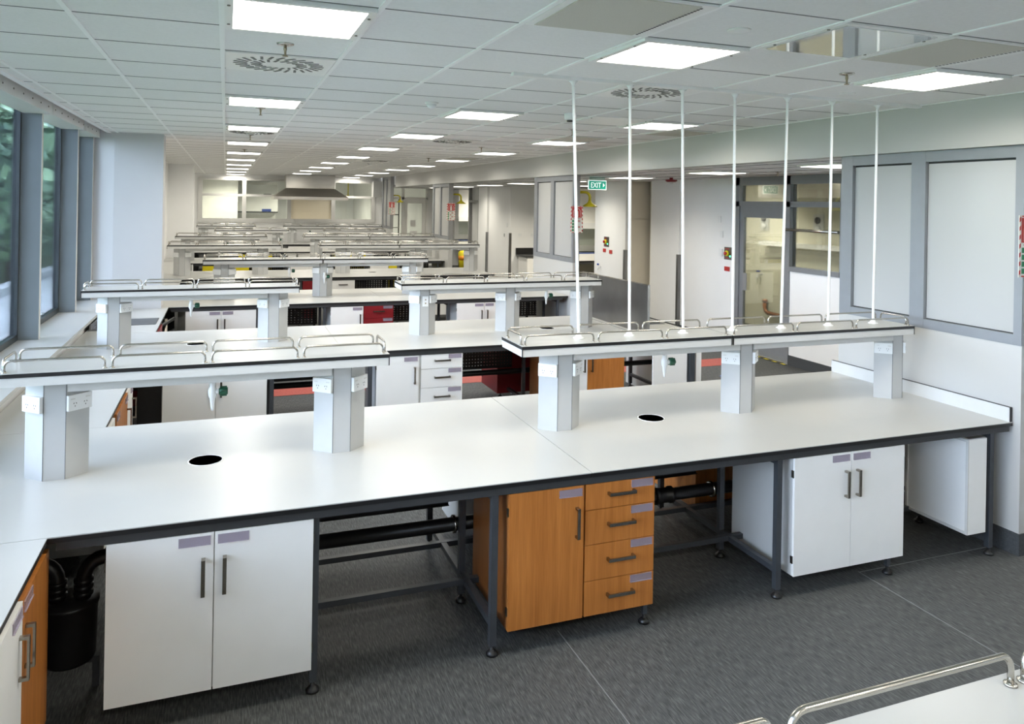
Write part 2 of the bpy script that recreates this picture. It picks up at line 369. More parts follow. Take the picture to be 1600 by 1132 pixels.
# right: bulkhead and partition segments
struct('trim_20', B(XW-.04, XW+.12, -9.1, 24.0, ZB, ZC+.05), 'wallr')
segs = [(3.64, 5.29, '1'), (10.82, 12.45, '2'), (17.93, 19.5, '3'), (25.0, 26.4, '4')]
for y0, y1, n in segs:
    zt = ZB if n != '4' else ZC
    struct('wall_right_%s' % n, B(XW, XW+.105, y0, y1, 0, 1.43), 'wallr')
    f = MB(); T = .105; L = y1-y0
    f.box(XW-.004, XW+T+.002, y0, y0+.06, 1.43, zt); f.box(XW-.004, XW+T, y1-.13, y1, 1.43, zt)
    ym = y0+L*.475
    f.box(XW-.0045, XW+T-.001, ym, ym+.13, 1.432, zt-.001)
    f.box(XW-.003, XW+T-.003, y0+.003, y1-.003, 1.428, 1.50); f.box(XW-.003, XW+T-.003, y0+.003, y1-.003, zt-.085, zt-.003)
    w = struct('window_%d' % (20+int(n)), f, 'gframe')
    obj('end_cap', B(XW+.004, XW+T-.002, y0-.004, y0, 1.43, zt), 'gframed', w)
    for a, b in ((y0+.06, ym), (ym+.13, y1-.13)):
        obj('gasket', B(XW+.030, XW+.034, a, b, 1.50, zt-.085), 'black', w)
        obj('pane', B(XW+.024, XW+.030, a+.012, b-.004, 1.508, zt-.10), 'board', w)
    struct('baseboard_%s' % n, B(XW-.008, XW+.113, y0-.008, y1+.008, 0, .15), 'skirt')
# corridor
struct('ceiling_corridor', B(XW+.12, 12, -9.1, YE+.05, ZCC, ZCC+.05), 'tile')
cj = MB()
for i in range(40): cj.box(XW+.12, 8, -2+.75*i, -2+.75*i+.008, ZCC-.002, ZCC)
for x in (5.7, 6.25, 6.9, 7.5): cj.box(x, x+.02, -2.6, YE, ZCC-.003, ZCC)
struct('ceiling_corridor_joints', cj, 'gap')
XC = 7.9
struct('wall_corridor_near', MB().box(XC, XC+.1, -9.1, 8.2, 0, ZCC).box(XC, XC+.1, 8.2, 9.2, 0, 1.40), 'wall')
struct('wall_corridor_mid', B(XC, XC+.12, 10.52, 12.1, 0, ZCC), 'wall')
struct('wall_corridor_pier', B(XC-.06, XC+.3, 12.1, 13.1, 0, ZCC), 'wall')
struct('wall_corridor_recess', MB().box(7.6, 10.8, 13.56, 13.65, 0, ZCC).box(8.6, 8.7, 13.1, 13.55, 0, ZCC), 'beigedoor')
struct('wall_corridor_return', B(7.5, 7.62, 13.5, 14.85, 0, ZCC), 'wall')
struct('wall_corridor_block', MB().box(7.55, 8.3, 20.25, 22.1, 0, ZCC), 'wall')
struct('wall_corridor_jamb', B(7.48, 8.3, 22.1, 22.95, 0, ZCC), 'wall')
struct('wall_alcove', MB().box(10.7, 10.8, 13.6, 20.4, 0, ZCC).box(8.3, 10.7, 20.25, 20.35, 0, ZCC), 'cream')
struct('wall_alcove_far', MB().box(9.4, 9.5, 20.36, YE+.2, 0, ZCC).box(7.0,9.5,YE+.02,YE+.12,0,ZCC+.3), 'wall')
# alcove door frame far
fr = MB().box(7.5, 7.6, 22.95, 23.05, 0, ZCC).box(7.5,7.6,24.0,24.08,0,ZCC).box(7.5,7.6,22.95,24.08,2.35,2.42)
struct('door_6', fr, 'gframed'); struct('wall_corridor_panel', B(7.6,7.64,23.0,24.0,0,ZCC), 'shelfgrey')
# glazed corridor screen and door
fr = MB()
for y in (8.12, 9.20, 10.40): fr.box(XC-.02, XC+.1, y, y+.09, 0 if y > 9 else 1.40, ZCC)
fr.box(XC-.02, XC+.1, 8.2, 10.49, 2.70, ZCC); fr.box(XC-.02, XC+.1, 8.2, 10.49, 2.36, 2.44); fr.box(XC-.02, XC+.1, 8.2, 9.2, 1.40, 1.47)
w = struct('window_30', fr, 'gframe')
obj('pane', B(XC+.04, XC+.046, 8.21, 9.2, 1.47, 2.36), 'glass', w)
obj('pane', B(XC+.04, XC+.046, 8.21, 9.2, 2.44, 2.70), 'glass', w)
obj('pane', B(XC+.04, XC+.046, 9.29, 10.4, 2.44, 2.70), 'glass', w)
d = MB()
d.box(XC, XC+.045, 9.29, 9.37, .02, 2.36); d.box(XC, XC+.045, 10.30, 10.40, .02, 2.36); d.box(XC, XC+.045, 9.37, 10.30, .02, .26); d.box(XC, XC+.045, 9.37, 10.30, 2.18, 2.36)
w = struct('door_1', d, 'gframe')
obj('pane', B(XC+.02, XC+.026, 9.37, 10.30, .26, 2.18), 'glass', w)
obj('lock_plate', B(XC-.012, XC, 10.2, 10.29, 1.0, 1.28), 'gframed', w)
struct('baseboard_5', MB().box(XC-.012, XC, -2.6, 9.2, 0, .15).box(XC-.012, XC, 10.49, 12.1, 0, .15).box(XC-.075, XC-.06, 12.1, 13.1, 0, .15), 'skirt')
tape = obj('hazard_tape', B(XC-.07, XC-.022, 9.2, 10.5, 0, .004), 'black'); tape['kind'] = 'structure'
tp = MB()
for k in range(7): tp.box(XC-.066, XC-.026, 9.22+.19*k, 9.31+.19*k, .004, .006)
obj('stripes', tp, 'yellow', tape)
# room behind the corridor screen
struct('wall_side_room', MB().box(9.9, 10.0, 7, 13.5, 0, 3.0).box(8.0, 9.9, 13.3, 13.4, 0, 3.0).box(8.0, 9.9, 7, 7.1, 0, 3.0), 'cream')

# ------------------------------------------------------------------ ceiling fittings
def light_fr(): 
    m = MB(); a, b, c, d = .305, .306, .27, .28
    m.box(-a, a, -b, -d, 0, .02); m.box(-a, a, d, b, 0, .02); m.box(-a, -c, -d, d, 0, .02); m.box(c, a, -d, d, 0, .02)
    return m
def screws():
    return MB().lathe([(.007,0),(.007,.004)], 8, (0, 0, -.004))
SCR = [(x, y) for x in (-.288, .288) for y in (-.18, .18)]
def lamp(parent, z, watts, col, spread=150):
    l = bpy.data.lights.new('lamp', 'AREA'); l.shape = 'RECTANGLE'; l.size = .53; l.size_y = .55; l.energy = watts; l.color = col; l.spread = R(spread)
    o = bpy.data.objects.new('lamp', l); COL.objects.link(o); o.parent = parent; o.location = (0,0,z); return o
rows_j = [-19, -15, -11, -7, -1, 4, 8, 12, 16, 20, 24, 28, 32, 36]  # first four rows: unseen panels added behind the camera to light the foreground
cols_i = [(2, 'window-side row'), (5, 'middle row'), (8, 'row by the bulkhead')]
for ci, cn in cols_i:
    for n, j in enumerate(rows_j):
        x = GX0+GW*(ci+.5); y = GY0+GD*(j+.5)
        if j == 36 and ci == 5: continue
        lb = ('square ceiling light panel of the %s, %s visible one from the camera' % (cn, NTH[n-4])) if n >= 4 else 'square ceiling light panel of the %s, %s' % (cn, ['farthest one added behind the view for fill','third one added behind the view for fill','second one added behind the view for fill','nearest one added behind the view for fill'][n])
        t = thing('ceiling_light', lb, 'ceiling light', (x, y, ZC-.02), 0, 'square ceiling lights of the laboratory')
        obj('frame', ('lfr', light_fr), 'whitemetal', t)
        obj('diffuser', ('ldf', lambda: B(-.27,.27,-.28,.28,.004,.012)), 'lamp', t); lamp(t, -.002, WATTS, (1.0,.94,.82), 165)
        if -2 < j < 9:
            for sx, sy in SCR: obj('screw', ('lsc', screws), 'hinge', t, (sx, sy, 0))
for n, (x, y) in enumerate([(6.3, 6.6), (6.4, 8.95), (6.5, 11.55), (6.55, 14.2), (6.57, 16.85), (6.6, 19.3), (6.65, 22), (6.4, 3.6), (6.4, .5), (6.65, 24.6)]):
    nm = {0:'nearest in view, beside the corridor window',1:'above the glass corridor door',2:'beside the exit sign',3:'behind the second partition',4:'before the alcove opening',5:'beyond the alcove opening',6:'near the far yellow shower',7:'out of view near the camera',8:'behind the view',9:'farthest along'}[n]
    t = thing('corridor_light', 'flat light panel in the corridor ceiling, %s' % nm, 'ceiling light', (x, y, ZCC-.02), 0, 'corridor ceiling lights')
    obj('frame', ('lfr', light_fr), 'whitemetal', t); obj('diffuser', ('ldfc', lambda: B(-.27,.27,-.28,.28,-.004,.012)), 'lampc', t); lamp(t, -.006, WATTS*1.0, (1.0,.94,.80), 140)
for n, (x, y, z, w) in enumerate([(8.9, 9.5, ZCC, 'in the side room behind the glass corridor door'), (8.9, 11.9, ZCC, 'added to brighten the side room, deeper behind the glass corridor door'), (8.6, 17.5, ZCC, 'in the corridor alcove with the safety cabinet'), (8.6, 25.2, ZCC, 'in the far alcove'), (.3, 28.7, 3.2, 'in the room beyond the end screen, window side'), (2.9, 30, 3.2, 'in the room beyond the end screen, behind the hood'), (6.3, 30.5, 3.2, 'in the room beyond the end door')]):  # second side-room panel is an added light that brightens the cream wall
    t = thing('room_light', 'ceiling light panel '+w, 'ceiling light', (x, y, z-.02))
    obj('frame', ('lfr', light_fr), 'whitemetal', t); obj('diffuser', ('ldfw', lambda: B(-.27,.27,-.28,.28,-.004,.012)), 'lampw', t); lamp(t, -.006, WATTS*(7. if n > 3 else (4.5 if n < 2 else (5. if n == 2 else 2.5))), (1.0,.93,.78), 150)
def swirl():
    m = MB()
    for ring, (r0, r1, tw, n) in enumerate([(.10, .165, .45, 18), (.18, .262, .45, 26)]):
        for k in range(n):
            a = 2*pi*k/n+ring*.1; d = Vector((cos(a+tw), sin(a+tw), 0)); nrm = Vector((-d.y, d.x, 0)); c = Vector((cos(a), sin(a), 0))*((r0+r1)/2)
            m.obox((c.x, c.y, -.001), d*((r1-r0)/2), nrm*.008, (0,0,.0015))
    return m
for n, (i, j, w) in enumerate([(2, 1, 'beside the nearest window-side light'), (6, 1, 'behind the white poles'), (2, 9, 'after the third window-side light'), (6, 9, 'over the third bench'), (6, 18, 'far along over the middle benches')]):
    t = thing('air_diffuser', 'square white swirl air diffuser in the ceiling, '+w, 'air vent', (GX0+GW*(i+.5), GY0+GD*(j+.5), ZC), 0, 'swirl air diffusers')
    obj('plate', ('swp', lambda: B(-.30,.30,-.30,.30,-.008,0)), 'whitemetal', t)
    obj('slots', ('sws', swirl), 'slotgrey', t, (0,0,-.008))
def perf():
    m = MB()
    for k in range(24): m.box(.24, .25, -.27+.0225*k, -.258+.0225*k, -.0125, -.011)
    return m
for i, j, w in [(4, -2, 'nearest the camera'), (7, -2, 'beside the polished access panel'), (8, 7, 'past the second bulkhead-side light'), (9, 5, 'against the bulkhead'), (8, 15, 'far along by the bulkhead')]:
    t = thing('return_air_panel', 'beige perforated return air panel in the ceiling, '+w, 'air vent', (GX0+GW*(i+.5), GY0+GD*(j+.5), ZC), 0, 'perforated return air panels')
    obj('frame', ('rpf', lambda: B(-.304,.304,-.302,.302,-.008,0)), 'whitemetal', t)
    obj('grille', ('rpg', lambda: B(-.265,.235,-.285,.285,-.011,-.008)), 'beige', t)
    obj('slots', ('rps', perf), 'black', t)
t = thing('access_panel', 'polished white access panel in the ceiling between two perforated panels', 'ceiling panel', (GX0+GW*6.5, GY0-GD*1.5, ZC))
obj('sheet', B(-.27,.27,-.27,.27,-.012,-.008), 'gloss', t); obj('frame', MB().box(-.305,.305,-.305,.305,-.008,0), 'whitemetal', t)
[obj('screw', ('lsc', screws), 'hinge', t, (sx, sy, -.008)) for sx, sy in SCR]
t = thing('access_panel', 'white access panel with bolt heads beside the second bulkhead-side light', 'ceiling panel', (GX0+GW*7.5, GY0+GD*4.3, ZC))
obj('sheet', B(-.30,.30,-.30,.30,-.012,0), 'whitemetal', t); [obj('screw', ('lsc', screws), 'hinge', t, (sx, sy, -.012)) for sx, sy in SCR]
def spr_rose(): return MB().lathe([(.045,0),(.042,-.006),(.018,-.012),(.012,-.014)], 20)
def spr_body(): return MB().lathe([(.008,-.012),(.009,-.03),(.006,-.04),(.006,-.06),(.015,-.063),(.015,-.067),(0,-.068)], 12)
for n, (x, y, w) in enumerate([(.28, 4.17, 'hanging just before the nearest swirl diffuser'), (3.49, 3.6, 'before the row of white poles'), (.28, 7.2, 'after the second window-side light'), (3.52, 7.55, 'behind the first white pole'), (3.5, 10.65, 'over the third bench'), (3.52, 13.85, 'over the fourth bench'), (.28, 10.3, 'after the third window-side light'), (.28, 13.4, 'after the fourth window-side light')]):
    t = thing('sprinkler', 'small metal fire sprinkler on a rose, '+w, 'sprinkler', (x, y, ZC), 0, 'ceiling sprinklers')
    obj('rose', ('sr', spr_rose), 'steel', t); obj('head', ('sb', spr_body), 'brass', t)
t = thing('sprinkler', 'small red-bulbed sprinkler in the corridor ceiling by the glass door', 'sprinkler', (6.9, 8.3, ZCC), 0, 'ceiling sprinklers')
obj('rose', ('sr', spr_rose), 'steel', t); obj('head', ('sb', spr_body), 'brass', t)
for x, y, lab in [(1.57, 6.1, 'clear sensor dome between the light rows'), (2.91, 16.6, 'small round detector far along the ceiling')]:
    t = thing('motion_sensor', 'white '+lab, 'sensor', (x, y, ZC))
    obj('base', MB().lathe([(.055,0),(.055,-.012),(.045,-.018)], 24), 'whitemetal', t); obj('dome', MB().lathe([(.042,-.018),(.034,-.038),(.016,-.05),(0,-.053)], 20), 'plastic', t)
t = thing('smoke_detector', 'white smoke detector hanging behind the first white pole', 'smoke detector', (2.89, 6.25, ZC))
obj('body', MB().lathe([(.055,0),(.055,-.03),(.05,-.055),(.03,-.06)], 24), 'plastic', t); obj('chamber', MB().lathe([(.03,-.06),(.03,-.075),(.0,-.078)], 20), 'fascia', t)
for x, y, lab in [(2.2, 2.93, 'flat round speaker plate in the ceiling nearest the camera'), (4.1, 4.22, 'flat round blanking plate beside the pole track')]:
    tag(obj('ceiling_plate', MB().lathe([(.055,0),(.052,-.006),(.02,-.008),(0,-.008)], 28, (x, y, ZC)), 'whitemetal'), 'white '+lab, 'ceiling plate')
# poles and their track
t = thing('pole_track', 'long white ceiling track carrying the tops of seven poles', 'track', (3.36, 4.46, ZC))
obj('channel', MB().box(-1.70,1.70,-.028,.028,-.022,0), 'whitemetal', t)
PX = [(2.170, 2.085), (2.545, 2.50), (2.965, 2.905), (3.372, 3.335), (3.797, 3.79), (4.23, 4.20), (4.665, 4.635)]
for n, (xb, xt) in enumerate(PX):
    t = thing('service_pole', 'slim white pole from shelf to ceiling, %s from the shelf\'s free end' % NTH[n], 'pole', (xb, 4.505, ZS), 0, 'white poles on the near shelf')
    H = ZC-.022-ZS; dx = xt-xb
    obj('shaft', MB().tube([(0,0,.012),(0,0,.03),(dx,-.035,H-.02),(dx,-.035,H)], .0100, 12), 'plastic', t)
    obj('base_flange', ('pfl', lambda: MB().lathe([(.036,0),(.035,.005),(.022,.012),(.015,.026),(.010,.028)], 28)), 'plastic', t)
    obj('top_flange', ('ptf', lambda: MB().lathe([(.010,-.03),(.018,-.012),(.030,0)], 20)), 'plastic', t, (dx,-.035,H))

# ------------------------------------------------------------------ benches
def loop_path(L, h, r, ax='x'):
    pts = [(0,0,0),(0,0,h-r)]
    for k in range(1,6): a = pi/2*k/5; pts.append((r-r*cos(a),0,h-r+r*sin(a)))
    for k in range(1,6): a = pi/2*k/5; pts.append((L-r+r*sin(a),0,h-r+r*cos(a)))
    pts.append((L,0,0))
    return pts if ax == 'x' else [(0,p[0],p[2]) for p in pts]
def rail_mesh(L, ax):
    m = MB().tube(loop_path(L, .059, .030, ax), .0062, 10)
    for e in (0, L):
        c = (e,0,0) if ax == 'x' else (0,e,0)
        m.lathe([(.012,0),(.012,.004),(.006,.005)], 12, c)
    return m
def outlet_face():
    m = MB().box(-.062,.062,-.020,0,-.040,.040)
    return m
def outlet_marks():
    m = MB()
    for x in (-.028,.028):
        for dx, dz, rx in ((-.0065,.001,.35),(.0065,.001,-.35),(0,-.013,0)):
            c = Vector((x+dx,-.0205,dz-.004)); d = Vector((sin(rx),0,cos(rx)))
            m.obox(c, d.cross(Vector((0,1,0)))*.0013, (0,.0007,0), d*.0036)
    return m
def outlet_sw():
    return MB().box(-.011,.011,-.0225,-.020,.018,.0225)
HEX = [(-.145,0),(-.048,-.085),(.052,-.085),(.145,0),(.052,.085),(-.048,.085)]
def tap_body():
    m = MB().lathe([(.017,0),(.016,-.035),(.023,-.05),(.023,-.08),(.014,-.10),(.008,-.15),(.005,-.165)], 14)
    m.lathe([(.017,0),(.015,.018),(.017,.024)], 12, (.008,0,-.062), 'x'); return m
def tap_knob():
    m = MB().lathe([(.016,0),(.023,.006),(.023,.038),(.019,.046)], 8, (.032,0,-.062), 'x')
    for k in range(6):
        a = pi/3*k; m.obox((.055, .023*cos(a), -.062+.023*sin(a)), (.018,0,0), (0,-.004*sin(a),.004*cos(a)), (0,.004*cos(a),.004*sin(a)))
    return m
BNAME = ['bench beside the camera','nearest full bench','second bench','third bench','fourth bench','fifth bench','sixth bench','seventh bench']
def shelf(k, x0, x1, seams, cols, taps, label, yc=None, outlets=True, rpitch=.49, ftap=None):
    yc = yc if yc is not None else YC0+P*(k-1)-.01
    dy = .185
    t = thing('reagent_shelf', label, 'shelf', ((x0+x1)/2, yc, ZT), 0, 'raised reagent shelves over the benches')
    ox = (x0+x1)/2; zt = ZS-ZT
    es = [x0]+seams+[x1]
    for a, b in zip(es, es[1:]):
        g = .004
        a_, b_ = a-ox+(g if a != x0 else 0), b-ox-(g if b != x1 else 0)
        obj('shelf_board', B(a_+.001, b_-.001, -dy+.001, dy-.001, zt-.002, zt), 'laminate', t)
        obj('edge_band', B(a_, b_, -dy, dy, zt-.021, zt-.002), 'black', t)
        obj('skirt_rail', B(a_+.004, b_-.004, -dy+.003, dy-.003, zt-.066, zt-.021), 'shelfgrey', t)
        for e_ in (a_, b_-.006): obj('end_band', B(e_, e_+.006, -dy+.001, -dy+.006, zt-.066, zt-.021), 'black', t)
        n = max(1, round((b-a)/rpitch)); pt = (b-a-.03)/n; L = pt-.035
        for q in range(n):
            for s in (-1, 1):
                obj('guard_rail', (('rail', round(L,3), 'x'), lambda: rail_mesh(L,'x')), 'steel', t, (a-ox+.03+pt*q, s*(dy-.03), zt))
    for e, s in ((x0, 1), (x1, -1)):
        obj('guard_rail', (('rail', .24, 'y'), lambda: rail_mesh(.24,'y')), 'steel', t, (e-ox+s*.018, -.12, zt))
    bm = MB()
    for a, b in zip(cols, cols[1:]): bm.box(a-ox+.06, b-ox-.06, -.10, .10, zt-.122, zt-.066)
    if len(cols) > 1: obj('beam', bm, 'shelfgrey', t)
    for n, c in enumerate(cols):
        p = obj('pedestal', ('ped', lambda: MB().prism(HEX, 0, ZS-ZT-.066)), 'pedestal', t, (c-ox,0,0))
        obj('joint', ('pj', lambda: MB().box(-.049,-.047,-.0865,-.083,0,.5).box(.051,.053,-.0865,-.083,0,.5)), 'frame', p)
        if not outlets: continue
        for s in (-1, 1):
            ang = math.atan2(.085, .095)*(1 if s > 0 else -1)
            mid = ((-.145-.048)/2, -.0425) if s < 0 else ((.145+.052)/2, -.0425)
            po = obj('power_outlet', ('po', outlet_face), 'plastic', p, (mid[0], mid[1], .385), rz=ang)
            if k <= 2:
                obj('socket_slots', ('pm', outlet_marks), 'fascia', p, (mid[0], mid[1], .385), rz=ang)
                for sx in (-.040, .040): obj('rocker_switch', ('psw', outlet_sw), 'cabgrey', p, (mid[0]+sx*cos(ang), mid[1]+sx*sin(ang), .385), rz=ang)
    if ftap is not None:
        tp = obj('gas_tap', ('tapb', tap_body), 'tapwhite', t, (ftap-ox, -.105, .36)); obj('tap_knob', ('tapk', tap_knob), 'green', tp)
    for tx, ty in taps:
        tp = obj('gas_tap', ('tapb', tap_body), 'tapwhite', t, (tx-ox, ty, zt-.122))
        kn = obj('tap_knob', ('tapk', tap_knob), 'green', tp); 
    return t
def bench_top(x0, x1, y0, y1, holes, label, zt=ZT, edge='black'):
    t = thing('bench_worktop', label, 'worktop', ((x0+x1)/2, (y0+y1)/2, 0), 0, 'white bench worktops')
    ox, oy = (x0+x1)/2, (y0+y1)/2
    hl = [(a-ox, b-oy) for a, b in holes]
    obj('top_board', MB().slab(x0-ox, x1-ox, y0-oy, y1-oy, zt-.005, zt, hl), 'laminate', t)
    obj('core_board', MB().slab(x0-ox+.001, x1-ox-.001, y0-oy+.001, y1-oy-.001, zt-.027, zt-.005, hl), edge, t)
    for a, b in hl:
        obj('cup_sink', MB().lathe([(.0845,-.002),(.083,-.05),(.06,-.075),(0,-.08)], 32, (a,b,zt-.004)), 'black', t)
        obj('cup_rim', MB().lathe([(.085,.0),(.091,.0),(.091,.0015),(.085,.0015),(.085,0)], 32, (a,b,zt)), 'plastic', t)
    return t
def foot():
    return MB().lathe([(.032,0),(.032,.012),(.016,.028),(.010,.03),(.010,.06)], 18)
def bench_frame(k, x0, x1, legs, label, pegs, yf=None, simple=False, pipe=True):
    yf = yf if yf is not None else YF0+P*(k-1)
    ox = (x0+x1)/2; W = YB0-YF0
    t = thing('bench_trestle', label, 'bench frame', (ox, yf, 0), 0, 'charcoal steel bench frames')
    f = MB().box(x0-ox+.01, x1-ox-.01, .008, .034, .835, .872).box(x0-ox+.01, x1-ox-.01, W-.034, W-.008, .835, .872)
    obj('fascia_rail', f, 'fascia', t)
    for lx in legs:
        for ly in ((.04,) if simple else (.04, .60, 1.345)):
            l = obj('leg', ('leg', lambda: B(-.018,.018,-.018,.018,.05,.835)), 'frame', t, (lx-ox, ly, 0))
            obj('foot', ('foot', foot), 'black', l)
        if not simple:
            obj('cross_rail', ('xrail', lambda: MB().box(-.0175,.0175,.058,1.327,.148,.182).box(-.0175,.0175,.058,1.327,.80,.835)), 'frame', t, (lx-ox, 0, 0))
    if len(legs) > 1 and k < 2:
        a, b = legs[0]-ox, legs[-1]-ox
        obj('long_rail', B(a, b, .485, .52, .152, .184), 'frame', t); obj('long_rail', B(a, b, .985, 1.02, .152, .184), 'frame', t)
    for a, b in pegs:
        m = MB(); z0, z1, y = .475, .835, .86
        m.box(a-ox, b-ox, y, y+.004, z1-.06, z1); m.box(a-ox, b-ox, y-.02, y+.004, z0-.004, z0)
        st = .035 if k < 3 else .05
        zz = z0
        while zz < z1-.06:
            m.box(a-ox, b-ox, y, y+.004, zz, zz+.026); zz += .036
        x = a-ox
        while x < b-ox:
            m.box(x, min(x+st*.74, b-ox), y+.0005, y+.0035, z0, z1-.06); x += st
        obj('perforated_panel', m, 'blackmetal', t)
    if k == 2: obj('modesty_panel', B(-.70-ox, -.505-ox, .10, .115, .10, .834), 'blackmetal', t)
    return t

# ---- cabinets. local frame: front faces -y, x 0..w
def handle_m():
    return MB().box(-.0085,.0085,-.034,-.026,-.082,.082).box(-.0085,.0085,-.028,0,.070,.082).box(-.0085,.0085,-.028,0,-.082,-.070)
def holder_m(): return MB().box(-.067,.067,-.004,0,-.020,.020).box(-.067,.067,-.007,-.004,-.020,-.016)
def hinge_m(): return MB().box(-.006,.006,-.006,.012,-.022,.022)
def cabinet(name, label, cat, x, y, w, fronts, mat='cab', rz=0., d=.58, z0=.118, z1=.835, group=None, detail=True, edge=None):
    t = thing(name, label, cat, (x, y, z0), rz, group)
    h = z1-z0
    obj('carcass', B(.002, w-.002, .002, d, .002, h), edge or ('cabgrey' if mat == 'cab' else mat), t)
    for fr in fronts:
        kind, a, b, c, e, hs = fr[:6]; m = fr[6] if len(fr) > 6 else mat
        if kind == 'door':
            dr = obj('door', B(a+.0025, b-.0025, -.018, 0, c+.002, e-.002), m, t)
            hx = b-.045 if hs == 'r' else a+.045
            obj('handle', ('han', handle_m), 'handle', dr, (hx, -.018, e-.195))
            if detail:
                lx = b-.082 if hs == 'r' else a+.082
                obj('label_holder', ('lho', holder_m), 'holder', dr, (lx, -.018, e-.035))
                gx = a+.002 if hs == 'r' else b-.002
                for hz in (e-.10, c+.10): obj('hinge', ('hin', hinge_m), 'hinge', dr, (gx, -.006, hz))
        else:
            dr = obj('drawer', B(a+.0025, b-.0025, -.018, 0, c+.002, e-.002), m, t)
            obj('handle', ('han', handle_m), 'handle', dr, ((a+b)/2, -.018, (c+e)/2+.01), rot=(0, pi/2, 0))
            if detail: obj('label_holder', ('lho', holder_m), 'holder', dr, (b-.082, -.018, e-.025))
    return t
def two_door(w, h=.717): return [('door', 0, w/2, 0, h, 'r'), ('door', w/2, w, 0, h, 'l')]
def drawers(a, b, hs, mat=None):
    o = []; z = .717
    for q in hs:
        o.append(('drawer', a, b, z-q, z, '') if not mat else ('drawer', a, b, z-q, z, '', mat)); z -= q
    return o
CG = 'under-bench cabinets'

# bench 0 beside the camera
shelf(0, .295, 5.0, [1.945, 3.5], [.62, 2.0, 3.4, 4.8], [], 'reagent shelf corner beside the camera, tube rails on its far edge', yc=.835)
bench_top(.40, 5.05, .05, 1.62, [], 'white worktop of the bench beside the camera, under its shelf')
bench_frame(0, .40, 5.05, [.45, 1.35, 2.25, 3.15, 4.05, 4.95], 'charcoal frame under the bench beside the camera', [], yf=.05)
bench_top(-1.37, -.68, 1.66, 3.683, [], 'white window-side worktop nearest the camera, wood door below')
# bench 1
bench_top(-1.37, 1.868, 3.687, YB0, [(-.08, 4.515)], 'nearest wide white worktop, window-side half with a round cup sink')
bench_top(1.872, 5.08, 3.687, YB0, [(2.73, 4.515)], 'nearest wide white worktop, wall-side half with a round cup sink')
up = MB().box(5.062, 5.082, 3.695, 5.34, ZT, ZT+.09)
u = thing('bench_upstand', 'low grey upstand along the wall on the nearest worktop', 'upstand', (5.072, 4.52, ZT))
obj('board', B(-.010,.010,-.822,.822,0,.098), 'shelfgrey', u); obj('edge_band', MB().box(-.011,.011,-.826,-.822,0,.10).box(-.011,.011,-.822,.822,.098,.100), 'black', u)
bench_frame(1, -.66, 5.07, [.425, 1.33, 3.14, 4.92], 'charcoal steel frame under the nearest full bench', [(.45, 1.32), (2.28, 3.12)])
for x, ya, nm in ((2.24, 3.74, ''), (4.03, 3.74, '')): pass
shelf(1, -1.03, .893, [], [-.795, .64], [(-.05, -.04)], 'nearest reagent shelf at the window side, two pedestals and tube rails')
shelf(1, 1.705, 4.89, [3.244], [2.04, 3.432, 4.83], [(2.80, -.04)], 'long reagent shelf on three pedestals carrying the seven white poles')
yf = 3.715
cabinet('bench_cabinet', 'white two-door cabinet at the near left, lowest in the photo', 'cabinet', -.462, yf, .878, two_door(.878), group=CG)
cabinet('bench_cabinet', 'cherry wood cabinet with one door and four drawers under the nearest bench', 'cabinet', 1.40, yf, .868,
        [('door', 0, .433, 0, .717, 'r')]+drawers(.438, .868, [.142, .188, .195, .190]), mat='wood', group=CG, edge='woodedge')
cabinet('bench_cabinet', 'white two-door cabinet under the wall-side half of the nearest bench', 'cabinet', 3.235, yf, .878, two_door(.878), group=CG)
ep = thing('end_panel', 'tall white end panel beside the wall under the nearest bench', 'panel', (4.70, 3.71, .165))
obj('side_panel', B(.0,.018,0,.5,0,.64), 'cab', ep); obj('front_strip', B(.018,.165,0,.018,0,.64), 'cab', ep); obj('rim', MB().box(-.008,0,0,.5,0,.018).box(-.008,0,0,.5,.622,.64).box(-.008,0,0,.018,.018,.622).box(-.008,0,.482,.5,.018,.622), 'cabgrey', ep)
# short front legs under cabinets
for x, l in ((2.24, 'under the drawers of the cherry cabinet'), (4.03, 'under the wall-side white cabinet')):
    t = thing('support_leg', 'short black support leg '+l, 'leg', (x, 3.745, 0))
    obj('post', B(-.013,.013,-.013,.013,.05,.118), 'frame', t); obj('foot', ('foot', foot), 'black', t)
# rear facing cabinets of bench 1
cabinet('bench_cabinet', 'white cabinet seen from behind under the far side of the nearest bench', 'cabinet', 2.36, 5.32, .86, two_door(.86), rz=pi, d=.56, group=CG)
cabinet('bench_cabinet', 'cherry wood cabinet seen from behind under the far side of the nearest bench', 'cabinet', 4.12, 5.32, .86, two_door(.86), rz=pi, d=.56, mat='wood', group=CG)
# waste pipe bench 1
pp = thing('waste_pipe', 'long black drain pipe slung under the nearest bench', 'pipe', (2.0, 4.36, .43))
obj('pipe', MB().tube([(-2.5,0,.0),(3.0,0,-.0)], .040, 16), 'black', pp)
for x in (1.33, 3.14): obj('clamp', ('clamp', lambda: MB().lathe([(.041,-.007),(.052,-.007),(.052,.007),(.041,.007)], 20, (0,0,0), 'x')), 'steel', pp, (x-2.0-.03,0,0))
obj('coupling', MB().lathe([(.041,-.05),(.055,-.05),(.055,-.03),(.048,-.02),(.048,.05),(.055,.06),(.055,.08),(.041,.08)], 20, (.72,0,0), 'x'), 'blackmetal', pp)
